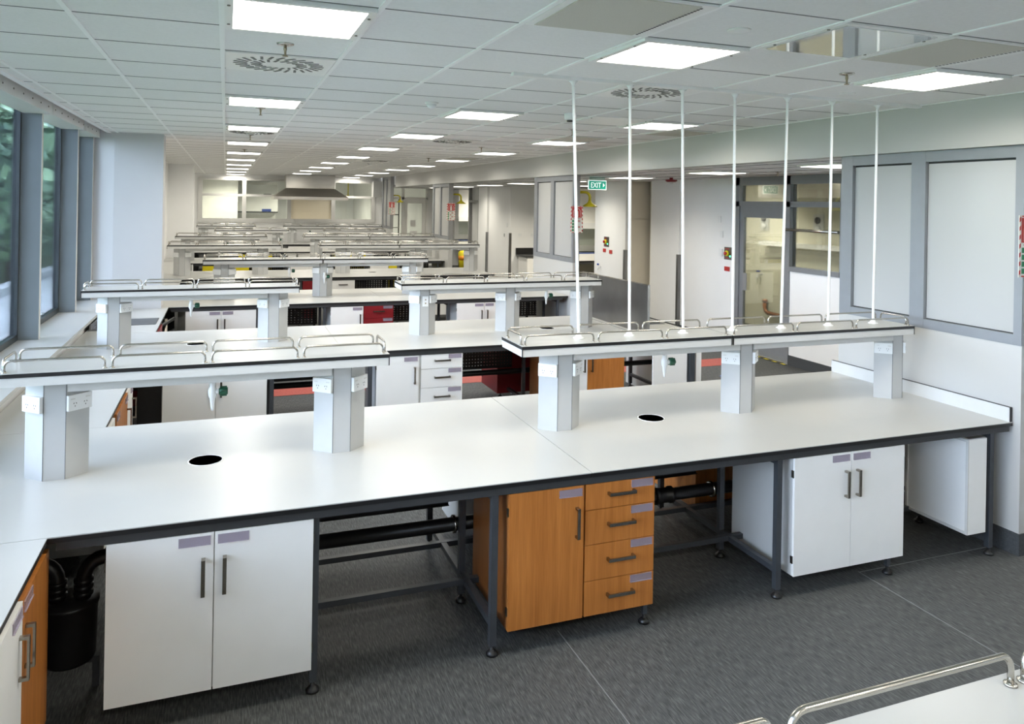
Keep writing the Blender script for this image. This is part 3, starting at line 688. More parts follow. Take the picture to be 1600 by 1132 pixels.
# black drum with elbows under the corner
dr = thing('waste_trap', 'black waste drum with two elbow pipes in the dark corner under the worktop', 'drum', (-.66, 4.12, 0))
obj('drum', MB().lathe([(.105,.145),(.112,.16),(.118,.40),(.125,.41),(.125,.425),(0,.43)], 28), 'blackmetal', dr)
for s, ln in ((-1, .0), (1, .0)):
    pts = [(s*.055,0,.42),(s*.055,0,.52)]+[(s*(.055+.09*(1-cos(a))),.0,.52+.09*sin(a)) for a in (.3,.6,.9,1.2,1.57)]+[(s*.30,0,.615)]
    m = MB().tube(pts, .034, 14)
    for z in (.44,.47,.50): m.lathe([(.034,z),(.043,z+.004),(.043,z+.018),(.034,z+.022)], 16, (s*.055,0,0))
    obj('elbow', m, 'black', dr)
obj('stand', MB().box(-.13,.13,-.02,.02,.12,.145).box(-.13,-.10,-.02,.02,0,.12).box(.10,.13,-.02,.02,0,.12), 'frame', dr)
# left counter cabinets
LC = 'window-side cabinets'
cabinet('bench_cabinet', 'window-side cabinet with one white and one cherry door, nearest the camera', 'cabinet', -.70, 2.84, .90,
        [('door', 0, .45, 0, .735, 'r', 'cab'), ('door', .45, .90, 0, .735, 'l', 'wood')], mat='wood', rz=pi/2, d=.55, z0=.10, group=LC, edge='woodedge')
cabinet('bench_cabinet', 'window-side white cabinet out of view by the camera', 'cabinet', -.70, 1.9, .90, two_door(.9), rz=pi/2, d=.55, z0=.10, group=LC)
lf = thing('counter_trestle', 'black frame rail under the nearest window-side worktop', 'bench frame', (-.70, 2.6, 0)); obj('fascia_rail', B(-.03,0,-.9,1.07,.838,.872), 'fascia', lf)
# bench 2
y2 = YF0+P
bench_top(-1.37, 1.083, y2, y2+1.66, [(-.25, y2+.835)], 'second worktop from the camera, window-side half with a cup sink')
bench_top(1.087, 4.35, y2, y2+1.66, [(3.52, y2+.835)], 'second worktop from the camera, middle half ending at the steel splash panel')
bench_top(4.37, 5.10, y2+.35, y2+1.66, [], 'short worktop piece behind the steel splash panel')
bench_frame(2, -.66, 5.05, [.425, 1.33, 3.14, 4.92], 'charcoal steel frame under the second bench', [(-1.25, -.50), (.45, 1.30), (2.28, 3.1)])
shelf(2, -1.235, .713, [], [-.975, .47], [(-.30, -.04)], 'second reagent shelf at the window side, gas tap beneath')
shelf(2, 1.755, 4.123, [], [2.03, 3.02, 3.95], [(3.48, -.04)], 'second bench\'s reagent shelf beside the steel splash panel')
ph = obj('phone_outlet', MB().box(-.031,.031,-.012,0,-.055,.055), 'plastic'); ph.location = (2.04, YC0+P-.01-.085, 1.265)
tag(ph, 'upright white double outlet on the front of the second bench\'s pedestal', 'outlet')
obj('sockets', MB().box(-.007,.007,-.014,-.012,.012,.026).box(-.007,.007,-.014,-.012,-.026,-.012), 'brass', ph)
yf = y2+.03
cabinet('bench_cabinet', 'white two-door cabinet under the second bench at the window side', 'cabinet', -.495, yf, .878, two_door(.878), group=CG)
cabinet('bench_cabinet', 'white cabinet with one door and drawers under the middle of the second bench', 'cabinet', 1.385, yf, .868,
        [('door', 0, .42, 0, .717, 'r')]+drawers(.44, .868, [.142, .188, .195, .190]), group=CG)
cabinet('bench_cabinet', 'half white, half cherry cabinet under the second bench, seen below the pole shelf', 'cabinet', 3.22, yf, .868,
        [('door', 0, .425, 0, .717, 'r', 'cab'), ('door', .425, .868, 0, .717, 'l', 'wood')], mat='wood', group=CG, edge='woodedge')
cabinet('bench_cabinet', 'dark red cabinet seen from behind under the far side of the second bench', 'cabinet', 3.50, y2+1.63, .5, two_door(.5), rz=pi, d=.56, mat='redcab', group=CG)
ep = thing('end_panel', 'white end panel at the wall end of the second bench', 'panel', (4.45, y2+.02, .13))
obj('side_panel', B(0,.44,0,.018,0,.70), 'cab', ep); obj('post', B(.47,.53,-.02,.04,-.13,.70), 'frame', ep); obj('end_board', B(.56,.63,0,1.6,-.13,.70), 'cab', ep)
sp = thing('splash_panel', 'upright stainless steel splash panel at the end of the second bench', 'splash panel', (4.44, y2+.12, ZT))
obj('sheet', B(-.012,.012,0,1.7,0,.55), 'stainless', sp); obj('rim', MB().box(-.014,.014,-.008,1.7,.55,.558).box(-.014,.014,-.008,0,0,.55), 'steel', sp)
sk = thing('sink', 'black sink bowl beyond the steel splash panel', 'sink', (4.78, y2+1.1, ZT)); obj('rim', B(-.27,.27,-.35,.35,0,.006), 'stainless', sk); obj('bowl', B(-.23,.23,-.30,.30,.006,.012), 'sink', sk)
pp = thing('waste_pipe', 'black drain pipe slung under the second bench', 'pipe', (2.0, y2+.67, .465))
obj('pipe', MB().tube([(-2.5,0,0),(3.0,0,0)], .030, 12), 'black', pp)
# left counter between benches
bench_top(-1.37, -.68, YB0+.003, y2-.003, [], 'white window-side worktop between the nearest and second benches')
cabinet('bench_cabinet', 'window-side white cabinet hidden below the gap after the nearest bench', 'cabinet', -.70, 5.38, .44, [('door', 0, .44, 0, .735, 'l')], rz=pi/2, d=.55, z0=.10, group=LC)
cabinet('bench_cabinet', 'window-side cabinet with cherry and white doors between the nearest and second benches', 'cabinet', -.70, 5.90, .98,
        [('door', 0, .32, 0, .735, 'l', 'wood'), ('door', .32, .64, 0, .735, 'r', 'wood'), ('door', .64, .98, 0, .735, 'r', 'cab')], mat='wood', rz=pi/2, d=.55, z0=.10, group=LC, edge='woodedge')
lf = thing('counter_trestle', 'black frame rail under the second window-side worktop', 'bench frame', (-.70, 6.3, 0)); obj('fascia_rail', B(-.03,0,-.9,1.0,.838,.872), 'fascia', lf)
y3 = y2+P
bench_top(-1.37, -.68, y2+1.663, y3-.003, [], 'window-side worktop with a sunken sink before the white pillar')
sk = thing('sink', 'rectangular dark sink in the window-side worktop before the pillar', 'sink', (-.86, 9.78, ZT)); obj('bowl', B(-.155,.14,-.27,.22,.0,.004), 'sink', sk)
sk = thing('drainer', 'grey steel drainer tray at the back of the window-side worktop', 'drainer', (-1.28, 9.7, ZT)); obj('tray', MB().box(-.06,.07,-.5,.5,0,.012).box(-.06,-.045,-.5,.5,.012,.07), 'stainless', sk)
cabinet('bench_cabinet', 'window-side dark red cabinet between the second and third benches', 'cabinet', -.70, 9.05, .9, two_door(.9,.735), mat='redcab', rz=pi/2, d=.55, z0=.10, group=LC)
vp = thing('vertical_pipes', 'cluster of black waste hoses and a steel upright beside the red window-side cabinet', 'pipes', (-.72, 10.5, 0))
m = MB()
for q in range(4): m.tube([(-.1,-.2,.25+.15*q),(.02,0,.30+.15*q),(.12,.25,.33+.15*q)], .022, 8)
obj('hoses', m, 'black', vp); obj('upright', MB().tube([(.02,.12,0),(.02,.12,.8)], .035, 12), 'handle', vp)
# benches 3..7
SH = {3: [(-.29, 2.97, [1.367], [.0, 1.385, 2.75], [(.9,-.04)], 'single reagent shelf over the third bench, seam above its middle pedestal')],
      4: [(-.99, 1.015, [], [-.74, .64], [(-.1,-.04)], 'fourth bench\'s reagent shelf at the window side'), (1.73, 5.0, [3.30], [2.2, 3.70, 4.86], [], 'fourth bench\'s reagent shelf at the wall side')],
      5: [(-1.06, .93, [], [-.80, .62], [(.0,-.04)], 'fifth bench\'s reagent shelf at the window side'), (1.76, 5.0, [3.34], [2.08, 3.08, 4.7], [], 'fifth bench\'s reagent shelf at the wall side')],
      6: [(-.28, 1.70, [], [.1, 1.4], [], 'sixth bench\'s reagent shelf at the window side'), (2.67, 4.46, [], [2.95, 4.2], [], 'sixth bench\'s reagent shelf at the wall side')],
      7: [(-.86, .935, [], [-.66, .70], [], 'farthest reagent shelf at the window side, below the end screen'), (1.80, 5.05, [3.45], [2.08, 3.4, 4.8], [(2.6,-.04)], 'farthest reagent shelf at the wall side, below the steel hood')]}
XS = {3: 2.2, 4: 1.9, 5: 2.0, 6: 1.8, 7: 2.1}
for k in range(3, 8):
    y = YF0+P*(k-1); nm = BNAME[k]
    xr = 5.08 if k % 2 else 5.12
    bench_top(-1.30, XS[k]-.002, y, y+1.66, [], 'white worktop of the %s, window-side half' % nm)
    bench_top(XS[k]+.002, xr, y, y+1.66, [(2.8, y+.85)] if k in (4,) else [], 'white worktop of the %s, wall-side half' % nm)
    bench_frame(k, -.66, 5.0, [.425, 1.33, 3.14, 4.92], 'charcoal steel frame under the %s' % nm, [(.45, 1.32), (2.30, 3.12 if k < 4 else 3.78), (4.15, 4.9)], simple=(k > 4), pipe=False)
    for a in SH[k]: shelf(k, *a, outlets=True, ftap={3: 1.40, 6: 1.42}.get(k) if a[0] < 0 else None)
    if k < 7: 
        if k == 5: continue
        bench_top(-1.30, -.70, y+1.663, y+P-.003, [], 'window-side worktop just behind the %s' % nm)
        cabinet('bench_cabinet', 'window-side black fronted cabinet just behind the %s' % nm, 'cabinet', -.72, y+1.75, .9, two_door(.9,.735), mat='blackmetal', rz=pi/2, d=.5, z0=.10, group=LC, detail=False)
def far_cab(k, x, w, fronts, mat, what):
    cabinet('bench_cabinet', what+' under the '+BNAME[k], 'cabinet', x, YF0+P*(k-1)+.03, w, fronts, mat=mat, group=CG, detail=(k <= 3))
far_cab(3, -.475, .89, two_door(.89), 'cab', 'white two-door cabinet at the window side')
far_cab(3, 1.41, .46, [('door', 0, .46, 0, .717, 'r')], 'cab', 'white single-door cabinet left of the red drawers')
far_cab(3, 1.875, .43, drawers(0, .43, [.18,.18,.18,.177]), 'redcab', 'dark red four-drawer unit')
far_cab(3, 3.26, .87, two_door(.87), 'cab', 'white two-door cabinet at the wall side')
far_cab(4, -.42, .87, two_door(.87), 'cab', 'white two-door cabinet at the window side')
far_cab(4, 1.36, .23, [('door', 0, .23, 0, .717, 'r')], 'redcab', 'narrow dark red cabinet')
far_cab(4, 1.88, .44, drawers(0, .44, [.18,.18,.18,.177]), 'cab', 'white drawer unit beside the perforated panel')
far_cab(4, 3.8, .87, two_door(.87), 'cab', 'white two-door cabinet at the wall side')
far_cab(5, -.46, .44, [('door', 0, .44, 0, .717, 'r')], 'yellow', 'yellow cabinet at the window side end')
far_cab(5, .12, .40, [('door', 0, .40, 0, .717, 'r')], 'yellow', 'second yellow cabinet from the window')
far_cab(5, 1.40, .87, two_door(.87), 'cab', 'white two-door cabinet in the middle')
far_cab(5, 3.25, .44, [('door', 0, .44, 0, .717, 'r')], 'cab', 'white single-door cabinet beside a yellow one')
far_cab(5, 3.70, .20, [('door', 0, .20, 0, .717, 'r')], 'yellow', 'narrow yellow cabinet')
far_cab(6, .35, .87, two_door(.87), 'yellow', 'wide yellow cabinet')
far_cab(6, 1.9, .87, two_door(.87), 'cab', 'white two-door cabinet')
far_cab(6, 2.9, .87, two_door(.87), 'yellow', 'yellow two-door cabinet toward the wall')
far_cab(7, 1.9, .87, two_door(.87), 'cab', 'white two-door cabinet')
# ------------------------------------------------------------------ hood over the far end
hd = thing('fume_hood', 'stainless steel canopy hood hanging at the far end of the room', 'hood', (2.62, 26.25, 2.34))
def frustum(a0, b0, z0, a1, b1, z1):
    vs = [(-a0,-b0,z0),(a0,-b0,z0),(a0,b0,z0),(-a0,b0,z0),(-a1,-b1,z1),(a1,-b1,z1),(a1,b1,z1),(-a1,b1,z1)]
    return MB().add(vs, [(0,1,5,4),(1,2,6,5),(2,3,7,6),(3,0,4,7),(4,5,6,7),(0,3,2,1)])
obj('canopy', frustum(1.18, .65, .10, .78, .35, .38), 'hoodsteel', hd)
obj('lip', B(-1.18,1.18,-.65,.65,0,.10), 'hoodsteel', hd)
obj('duct_box', B(-.78,.78,-.35,.35,.38,.82), 'hoodsteel', hd)
# ------------------------------------------------------------------ right wall items
def ext_sign(y, label):
    t = thing('fire_extinguisher_sign', label, 'sign', (XW+.05, y, 1.90), 0, 'extinguisher signs on partition ends')
    obj('plate', B(-.105,.105,-.004,0,0,.42), 'signwhite', t)
    bd = MB()
    for q in range(7):
        z = .012+.060*q
        for s in (-1, 1): bd.add([(s*.104,-.0045,z),(s*.104,-.0045,z+.030),(s*.088,-.0045,z+.042),(s*.088,-.0045,z+.012)], [(0,1,2,3)])
    for q in range(3):
        for z in (.0, .408): bd.box(-.08+.06*q, -.045+.06*q, -.0046, -.004, z+.001, z+.011)
    obj('border', bd, 'red', t)
    obj('red_field', B(-.084,.084,-.0046,-.004,.235,.405), 'red', t)
    ar = MB().tube([(-.058,-.0055,.245)]+[(-.058*cos(a),-.0055,.325+.058*sin(a)) for a in [pi*q/10 for q in range(11)]]+[(.058,-.0055,.245)], .0035, 6)
    ar.box(-.024,.024,-.0062,-.0046,.245,.325); ar.lathe([(.024,-.0008),(.024,.0008)], 16, (0,-.0054,.325), 'y'); ar.box(-.010,.010,-.0062,-.0046,.345,.368); ar.box(-.022,.016,-.0062,-.0046,.360,.368)
    obj('pictogram', ar, 'signwhite', t)
    g = MB(); rr = MB(); tx = MB()
    for q in range(4):
        z = .165-.047*q
        g.box(-.078,-.048,-.0046,-.004,z,z+.036)
        rr.box(-.03 if q%2 else .01, .01 if q%2 else .06, -.0046, -.004, z+.012, z+.026)
        for e in range(2): tx.box(-.038,.07,-.0045,-.004,z+.004+.028*e,z+.008+.028*e)
    tx.box(-.06,.06,-.0045,-.004,.215,.224)
    obj('icons', g, 'signgreen', t); obj('bars', rr, 'red', t); obj('lines', tx, 'text', t)
ext_sign(3.636, 'red fire extinguisher sign cut by the frame beside the near wall panels')
ext_sign(10.812, 'red fire extinguisher sign on the second partition, beside the exit sign')
ext_sign(17.922, 'red fire extinguisher sign on the third partition')
ext_sign(24.992, 'red fire extinguisher sign on the farthest partition')
def shower(y, label):
    t = thing('emergency_shower', label, 'shower', (XW+.105, y, 2.54), 0, 'yellow emergency showers')
    pts = [(0,0,0),(.17,0,0)]+[(.17+.08*sin(a),0,-.08+.08*cos(a)) for a in (.4,.8,1.2,1.57)]+[(.25,0,-.14)]
    obj('pipe', MB().tube(pts, .022, 14), 'showeryellow', t)
    obj('rose', MB().lathe([(.024,0),(.03,-.02),(.045,-.04),(.12,-.088),(.125,-.098),(.118,-.102),(0,-.102)], 28, (.25,0,-.13)), 'showeryellow', t)
shower(10.98, 'yellow emergency shower head beside the exit sign')
shower(18.1, 'yellow emergency shower head by the third partition')
shower(25.15, 'yellow emergency shower head by the farthest partition')
ex = thing('exit_sign', 'green and white hanging exit sign in the corridor', 'sign', (6.09, 12.0, 2.605))
obj('panel', B(-.175,.175,-.012,.012,0,.165), 'exitwhite', ex); obj('green_field', B(-.165,.165,-.0135,-.012,.012,.153), 'exitgreen', ex)
obj('hanger_plate', B(-.15,.15,-.004,.004,.165,.225), 'acrylic', ex)
cu = bpy.data.curves.new('t', 'FONT'); cu.body = 'EXIT'; cu.size = .128; cu.align_x = 'LEFT'; cu.extrude = .0008; cu.offset = .0009
to = bpy.data.objects.new('t', cu); COL.objects.link(to)
me = bpy.data.meshes.new_from_object(to); bpy.data.objects.remove(to); me.materials.append(MT['exitwhite'])
lo = bpy.data.objects.new('lettering', me); COL.objects.link(lo); lo.parent = ex; lo.rotation_euler = (pi/2,0,0); lo.location = (-.135,-.0142,.038); lo.scale = (.78,1,1)
obj('arrow', MB().add([(.105,-.0142,.045),(.142,-.0142,.083),(.105,-.0142,.121)], [(0,1,2)]), 'exitwhite', ex)
fs = thing('fire_alarm_strobe', 'dark red alarm strobe under the corridor ceiling', 'alarm', (7.15, 11.3, ZCC))
obj('base', MB().lathe([(.03,0),(.03,-.03),(.10,-.035),(.10,-.06),(.07,-.075)], 24), 'redcab', fs); obj('lens', MB().lathe([(.04,-.075),(.03,-.1),(0,-.11)], 20), 'plastic', fs)
def estop(x, y, z, label, s=1):
    t = thing('emergency_stop', label, 'switch', (x, y, z))
    obj('plate', B(-.004,0,-.115,.115,-.105,.105), 'stainless', t)
    obj('collar', MB().lathe([(.05,0),(.05,-.02),(.04,-.025)], 20, (-.004,.03,0), 'x'), 'yellow', t)
    obj('button', MB().lathe([(.02,0),(.028,-.02),(.028,-.035),(0,-.038)], 20, (-.026,.03,0), 'x'), 'red', t)
    mk = MB()
    for q in range(3): mk.box(-.006,-.004,-.01+.035*q,.01+.035*q,.062,.085); mk.box(-.006,-.004,-.01+.035*q,.01+.035*q,-.085,-.062)
    obj('legend', mk, 'red', t)
    obj('indicator', MB().lathe([(.016,0),(.014,-.008),(0,-.01)], 14, (-.004,-.05,-.045), 'x'), 'led', t)
estop(XC, 10.69, 1.565, 'emergency stop plate with green lamp on the wall by the glass corridor door')
estop(7.5, 14.3, 1.57, 'emergency stop plate with green lamp on the wall beside the taupe cupboard')
def rbox(name, lab, cat, x, y, z, w, h, mat, d=.012):
    o = obj(name, B(-d,0,-w/2,w/2,-h/2,h/2), mat); o.location = (x,y,z); return tag(o, lab, cat)
rbox('red_outlet','red power outlet below the emergency stop by the glass door','outlet',XC,10.72,1.305,.135,.075,'red')
rbox('red_outlet','red power outlet, left of the pair beside the taupe cupboard','outlet',7.5,14.38,1.385,.12,.075,'red')
rbox('red_outlet','red power outlet, right of the pair beside the taupe cupboard','outlet',7.5,14.10,1.37,.12,.075,'red')
rbox('light_switch','white switch plate high on the corridor wall','switch',XC,10.95,2.13,.075,.11,'plastic')
rbox('light_switch','white switch plate in the middle of the corridor wall','switch',XC,10.88,1.88,.075,.11,'plastic')
rbox('card_reader','small grey-white reader box beside the emergency stop','reader',XC,10.88,1.57,.09,.12,'plastic',.03)
rbox('light_switch','white switch plate on the far corridor block, upper one','switch',7.55,20.5,1.72,.075,.11,'plastic')
rbox('light_switch','small dark switch plate on the far corridor block, lower one','switch',7.55,20.7,1.42,.05,.09,'gframed')
tp = thing('wall_tap','white wall tap with a blue handle beside the taupe cupboard','tap',(7.5,14.6,1.02))
obj('spout', MB().tube([(0,-.06,0),(-.06,-.06,0),(-.09,-.08,-.05)],.012,10),'tapwhite',tp); obj('tap_knob', MB().lathe([(.02,0),(.02,-.03),(0,-.032)],12,(-.0,.05,.05),'x'),'blue',tp)
def guard(x, y, lab, z0=.1, z1=1.45):
    tag(obj('corner_guard', MB().box(x-.012,x,y,y+.06,z0,z1).box(x-.012,x+.05,y-.003,y,z0,z1), 'stainless'), 'vertical steel corner guard '+lab, 'corner guard', 'steel corner guards in the corridor')
guard(7.5, 13.5, 'beside the taupe cupboard'); guard(7.838, 12.1, 'on the corridor pier near the fire alarm'); guard(7.55, 20.25, 'at the alcove corner', .1, 1.5); guard(7.48, 22.1, 'on the bright jamb past the alcove', .1, 1.45)
# taupe cupboard in the recess
cd = thing('cupboard', 'tall taupe two-panel cupboard in the corridor recess', 'cupboard', (7.95, 13.555, 0))
obj('plinth', B(-.32,.6,-.02,0,0,.27), 'black', cd); obj('door', B(-.32,.6,-.03,0,.28,2.06), 'beigedoor', cd); obj('door', B(-.32,.6,-.03,0,2.07,2.76), 'beigedoor', cd)
# safety cabinets
def bsc(x, y, rz, label):
    t = thing('safety_cabinet', label, 'safety cabinet', (x, y, .75), rz)
    obj('hood_body', MB().box(-.75,.75,0,.8,1.0,2.05), 'cab', t)
    obj('control_strip', B(-.75,.75,-.03,0,.92,1.08), 'plastic', t); obj('display', B(.1,.3,-.034,-.03,.97,1.03), 'blue', t)
    obj('back_panel', B(-.75,.75,.5,.8,.25,1.0), 'shelfgrey', t); obj('sash', B(-.73,.73,.02,.026,.45,.92), 'glass', t)
    obj('base', MB().box(-.75,.75,-.05,.8,.02,.22), 'cab', t); obj('blue_strip', B(-.75,.75,-.055,-.05,.22,.25), 'blue', t)
    obj('stand', MB().box(-.72,.72,0,.75,-.08,0).box(-.72,-.67,0,.05,-.75,-.08).box(.67,.72,0,.05,-.75,-.08), 'fascia', t)
bsc(9.85, 19.3, 0, 'white biological safety cabinet in the corridor alcove beside the exit sign')
bsc(8.55, 26.2, 0, 'white biological safety cabinet in the far alcove past the third partition')
yb = thing('waste_bag_bin', 'yellow and orange bagged bin beneath the far safety cabinet', 'bin', (7.95, 26.0, 0))
obj('bag', MB().lathe([(.16,0),(.18,.3),(.2,.55),(.14,.62),(0,.64)], 16), 'yellow', yb); obj('label', MB().lathe([(.185,.3),(.195,.45)], 16, (0,-.01,0)), 'orange', yb)
# alcove bench with yellow cupboard
ab = thing('alcove_bench', 'small dark-topped bench with white and yellow doors in the corridor alcove', 'bench', (8.35, 19.55, 0))
obj('top', B(-.62,.9,-.05,.68,.86,.90), 'fascia', ab); obj('body', B(-.55,.9,0,.66,.08,.86), 'cab', ab)
for q, (a, b, m) in enumerate(((-.54,-.28,'cab'),(-.27,.05,'yellow'),(.06,.35,'cab'),(.36,.85,'cab'))):
    dd = obj('door', B(a,b,-.018,0,.10,.83), m, ab); obj('handle', ('han', handle_m), 'handle', dd, (b-.04 if q%2==0 else a+.04,-.018,.62))
obj('upstand', B(-.62,.9,.66,.69,.90,1.08), 'black', ab)
for q in (0, 1): 
    o = obj('light_switch', B(-.05,.05,-.012,0,-.04,.04), 'plastic'); o.location = (7.95+.28*q if q else 7.85, 20.25, 1.45); tag(o, 'cream switch plate on the alcove wall, %s one' % ('nearer' if q == 0 else 'farther'), 'switch')
# far corridor end: door and shelving
struct('wall_corridor_end', MB().box(5.3, 5.55, YE, YE+.1, 0, 3.2).box(6.95, 9.5, YE-.001, YE+.1, 0, 3.2).box(5.55,6.95,YE,YE+.1,2.95,3.2), 'wall')
fr = MB()
for a, b in ((5.55,5.63),(5.98,6.06),(6.87,6.95)): fr.box(a,b,YE-.03,YE+.08,0,2.95)
fr.box(5.55,6.95,YE-.03,YE+.08,2.87,2.95); fr.box(5.55,6.95,YE-.03,YE+.08,2.42,2.50)
w = struct('window_31', fr, 'cab')
obj('pane', B(5.63,5.98,YE+.02,YE+.026,.1,2.42), 'glass', w); obj('pane', B(5.63,6.87,YE+.02,YE+.026,2.50,2.87), 'glass', w)
d = MB().box(6.07,6.19,YE,YE+.045,.02,2.41).box(6.74,6.86,YE,YE+.045,.02,2.41).box(6.19,6.74,YE,YE+.045,.02,.3).box(6.19,6.74,YE,YE+.045,2.28,2.41)
w = struct('door_2', d, 'cab'); obj('pane', B(6.19,6.74,YE+.02,YE+.026,.3,2.28), 'glass', w); obj('door_handle', MB().box(6.06,6.16,YE-.06,YE-.02,1.02,1.05), 'handle', w)
for x, z, ww, h, l in ((6.40, 1.55, .19, .24, 'upper paper notice taped to the far glass door'), (6.42, 1.19, .28, .15, 'lower wide paper notice taped to the far glass door')):
    tag(obj('paper_notice', MB().prism([(x-ww/2,YE-.004),(x+ww/2,YE-.004),(x+ww/2,YE-.001),(x-ww/2,YE-.001)], z-h/2, z+h/2), 'paper'), 'white '+l, 'notice')
rk = thing('shelving_rack', 'dark shelving rack seen through the far glass sidelight', 'shelving', (5.75, 29.5, 0))
for q in range(5): obj('shelf', B(-.35,.6,0,.4,.3+.5*q,.34+.5*q), 'fascia' if q%2 else 'shelfgrey', rk)
obj('posts', MB().box(-.37,-.33,0,.04,0,2.5).box(.58,.62,0,.04,0,2.5), 'frame', rk)
# room beyond the end screen
cb = thing('safety_cabinet', 'white safety cabinet seen through the end screen, left of the hood', 'safety cabinet', (1.2, 31.8, .95))
obj('hood_body', B(-.75,.75,0,.8,.9,2.05), 'cab', cb); obj('control_strip', B(-.75,.75,-.02,0,.85,.9), 'fascia', cb); obj('back_panel', B(-.7,.7,.5,.8,.2,.9), 'shelfgrey', cb); obj('base', B(-.75,.75,-.05,.8,-.95,.2), 'cab', cb)
obj('display', B(.15,.5,-.03,-.02,.9,1.0), 'blue', cb); obj('vent', B(.2,.5,-.01,0,1.55,1.65), 'fascia', cb)
tag(obj('wall_shelf', B(.1,1.9,31.6,31.9,2.55,2.9), 'shelfgrey'), 'grey wall shelf above the safety cabinet beyond the end screen', 'shelf')
sc_ = MB().box(4.85,5.19,YE-.5,YE-.12,2.48,3.03)
tag(obj('wall_unit', sc_, 'shelfgrey'), 'grey framed wall unit at the end of the last partition', 'unit')
dv = thing('dispenser', 'yellow emergency shower head seen through the end screen beyond the hood', 'shower', (4.3, 29, 2.55))
obj('pipe', MB().tube([(0,0,.5),(0,0,0)], .022, 10), 'showeryellow', dv); obj('rose', MB().lathe([(.03,0),(.12,-.06),(0,-.065)], 20), 'showeryellow', dv)
# side room items
cp = thing('copper_pipe', 'copper waste pipe with an upright socket on the cream wall behind the glass door', 'pipe', (9.84, 12.0, .36))
obj('pipe', MB().tube([(0,.16,.16),(0,.16,.05),(0,.13,-.02),(0,.06,-.05),(0,0,-.05),(0,-1.6,-.09)], .036, 14), 'copper', cp)
obj('socket', MB().lathe([(.04,.0),(.055,.02),(.055,.06),(.04,.065)], 18, (0,.16,.14)), 'copper', cp)
for y, z, m, l in ((12.33,1.03,'blue','blue-handled'), (11.55,1.03,'red','red-handled'), (11.25,1.03,'blue','second blue-handled')):
    t = thing('wall_tap', l+' tap on the cream wall behind the glass door', 'tap', (9.9, y, z))
    obj('spout', MB().tube([(0,0,0),(-.10,0,0),(-.13,0,-.10)], .018, 10), 'tapwhite', t); obj('tap_knob', MB().lathe([(.04,0),(.04,.025),(0,.03)], 12, (-.09,0,.05)), m, t)
for y, l in ((12.25, 'seen through the glass door'), (10.8, 'seen through the corridor window')):
    t = thing('isolator_switch', 'grey isolator and socket plate on the cream wall, '+l, 'switch', (9.9, y, 2.07))
    obj('plate', B(-.03,0,-.12,.12,-.17,.17), 'shelfgrey', t); obj('dial', MB().lathe([(.06,0),(.06,-.03),(0,-.035)], 18, (-.03,0,.06), 'x'), 'fascia', t); obj('socket', MB().lathe([(.055,0),(.055,-.03),(0,-.032)], 18, (-.03,0,-.08), 'x'), 'plastic', t)
tag(obj('air_duct', MB().box(9.2,9.85,8.0,11.6,2.52,2.80), 'hoodsteel'), 'pale metal air duct high in the room behind the corridor window', 'duct')
tag(obj('service_rail', MB().box(9.7,9.9,9.0,12.2,1.62,1.70), 'cab'), 'cream wall rail in the room behind the glass door', 'rail')
tag(obj('grab_bar', MB().tube([(XC-.05,8.2,2.02),(XC-.05,9.25,2.02)], .022, 12), 'steel'), 'horizontal steel bar across the corridor window', 'bar')

# ------------------------------------------------------------------ outdoors
struct('terrace', MB().box(-3.4,-1.95,-10,40,.2,.75).box(-3.4,-3.2,-10,40,.75,.88), 'concrete')
gr = MB(); nx, ny = 14, 24; vs = []; fs = []
for a in range(nx):
    for b in range(ny):
        x = -3.4-2.2*a; y = -10+4.2*b; vs.append((x, y, -1+.16*max(0,-x-5)+.05*max(0,y-12)+random.uniform(-.15,.15)))
for a in range(nx-1):
    for b in range(ny-1): fs.append((a*ny+b, a*ny+b+1, (a+1)*ny+b+1, (a+1)*ny+b))
gr.add(vs, fs, True); go = obj('hillside', gr, 'grass'); go['kind'] = 'structure'
def crown(seed, n, R0, H):
    rnd = random.Random(seed); m = MB()
    cl = [(rnd.gauss(0,.45)*R0, rnd.gauss(0,.45)*R0, H*rnd.uniform(.18,.95), R0*rnd.uniform(.3,.6)) for _ in range(26)]
    for _ in range(n):
        c = rnd.choice(cl); d = Vector((rnd.gauss(0,1), rnd.gauss(0,1), rnd.gauss(0,1))).normalized()
        p = Vector(c[:3])+d*c[3]*rnd.uniform(.75,1.05)
        u = Vector((rnd.gauss(0,1), rnd.gauss(0,1), rnd.gauss(0,.6))).normalized(); w = u.cross(d+Vector((.01,.02,.03))).normalized(); s = rnd.uniform(.09,.2)
        m.add([p-u*s, p-w*s*.6, p+u*s, p+w*s*.6], [(0,1,2,3)])
    return m
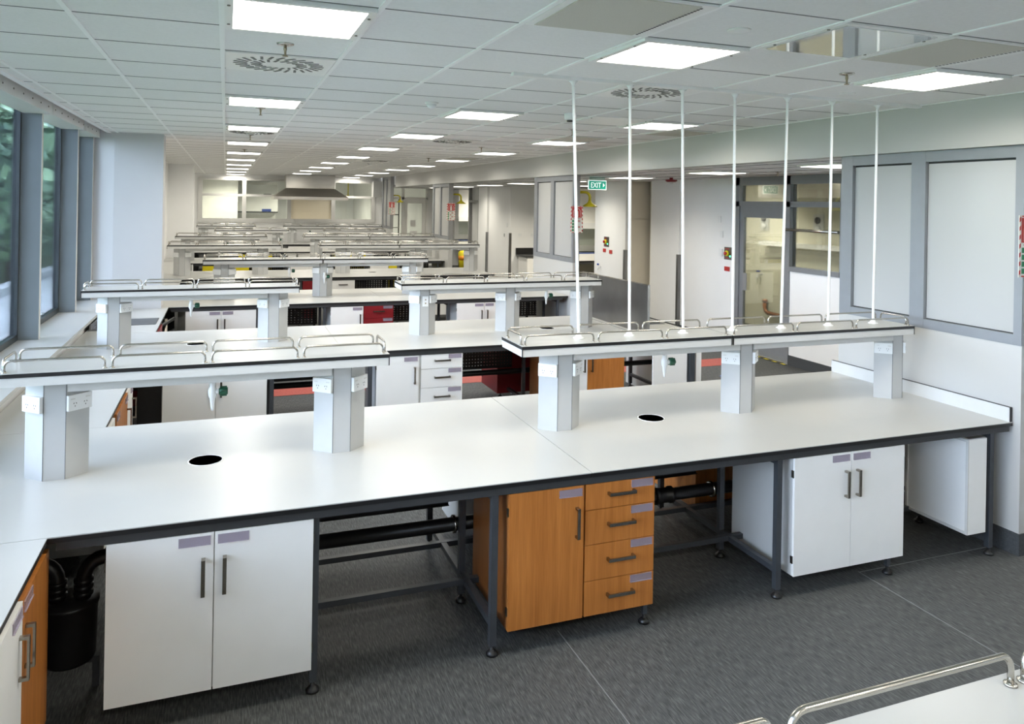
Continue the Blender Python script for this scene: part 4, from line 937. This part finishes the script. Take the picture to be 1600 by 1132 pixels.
trees = [(-5.9,17.5,6.5),(-6.6,20.5,8),(-5.6,25,7.5),(-8.5,27,9.5),(-7,32,9),(-10.5,36,11),(-8.5,43,12),(-5.2,36,9),(-13,48,13)]
cm = [crown(3, 6500, 1.9, 5.5).mesh('foliage', MT['leaf']), crown(11, 6500, 2.1, 5.8).mesh('foliage', MT['leaf'])]
for n, (x, y, h) in enumerate(trees):
    t = thing('tree', 'leafy green tree outside the windows, %s one beyond the terrace' % NTH[n], 'tree', (x, y, -.6+.05*max(0,y-12)), 0, 'trees outside the windows')
    f = bpy.data.objects.new('foliage', cm[n%2]); COL.objects.link(f); f.parent = t; s = h/6.; f.scale = (s*1.1,s*1.1,s); f.location = (0,0,.4); f.rotation_euler = (0,0,n*1.3)
    obj('trunk', MB().tube([(0,0,-.5),(.05,.05,1.5),(0,.1,h*.5)], .16, 10), 'bark', t)

# ------------------------------------------------------------------ world, camera, view
wd = bpy.data.worlds.new('World'); SC.world = wd; wd.use_nodes = True
bg = wd.node_tree.nodes['Background']; bg.inputs[0].default_value = (.78,.86,1.0,1); bg.inputs[1].default_value = 18.0

cam = bpy.data.cameras.new('camera'); co = bpy.data.objects.new('camera', cam); COL.objects.link(co); SC.camera = co
F, YAW, ROLL, HV, HC = 1192.57, .3589, .0172, 317.87, 2.3433
cam.sensor_width = 36; cam.sensor_fit = 'HORIZONTAL'; cam.lens = F/1600*36
cam.shift_x = 0; cam.shift_y = -(566-HV)/1600; cam.clip_start = .05; cam.clip_end = 300
co.matrix_world = Matrix.Translation((0,0,HC)) @ Matrix.Rotation(-YAW,4,'Z') @ Matrix.Rotation(pi/2,4,'X') @ Matrix.Rotation(ROLL,4,'Z')
vs_ = SC.view_settings; vs_.view_transform = 'Standard'; vs_.look = 'None'; vs_.exposure = 0.82; vs_.gamma = 1.0; vs_.use_curve_mapping = False
cy = SC.cycles
cy.use_denoising = True
try: cy.denoiser = 'OPENIMAGEDENOISE'
except Exception: pass
cy.max_bounces = 8; cy.diffuse_bounces = 5; cy.glossy_bounces = 4; cy.transparent_max_bounces = 10; cy.caustics_reflective = False; cy.caustics_refractive = False; cy.sample_clamp_indirect = 6
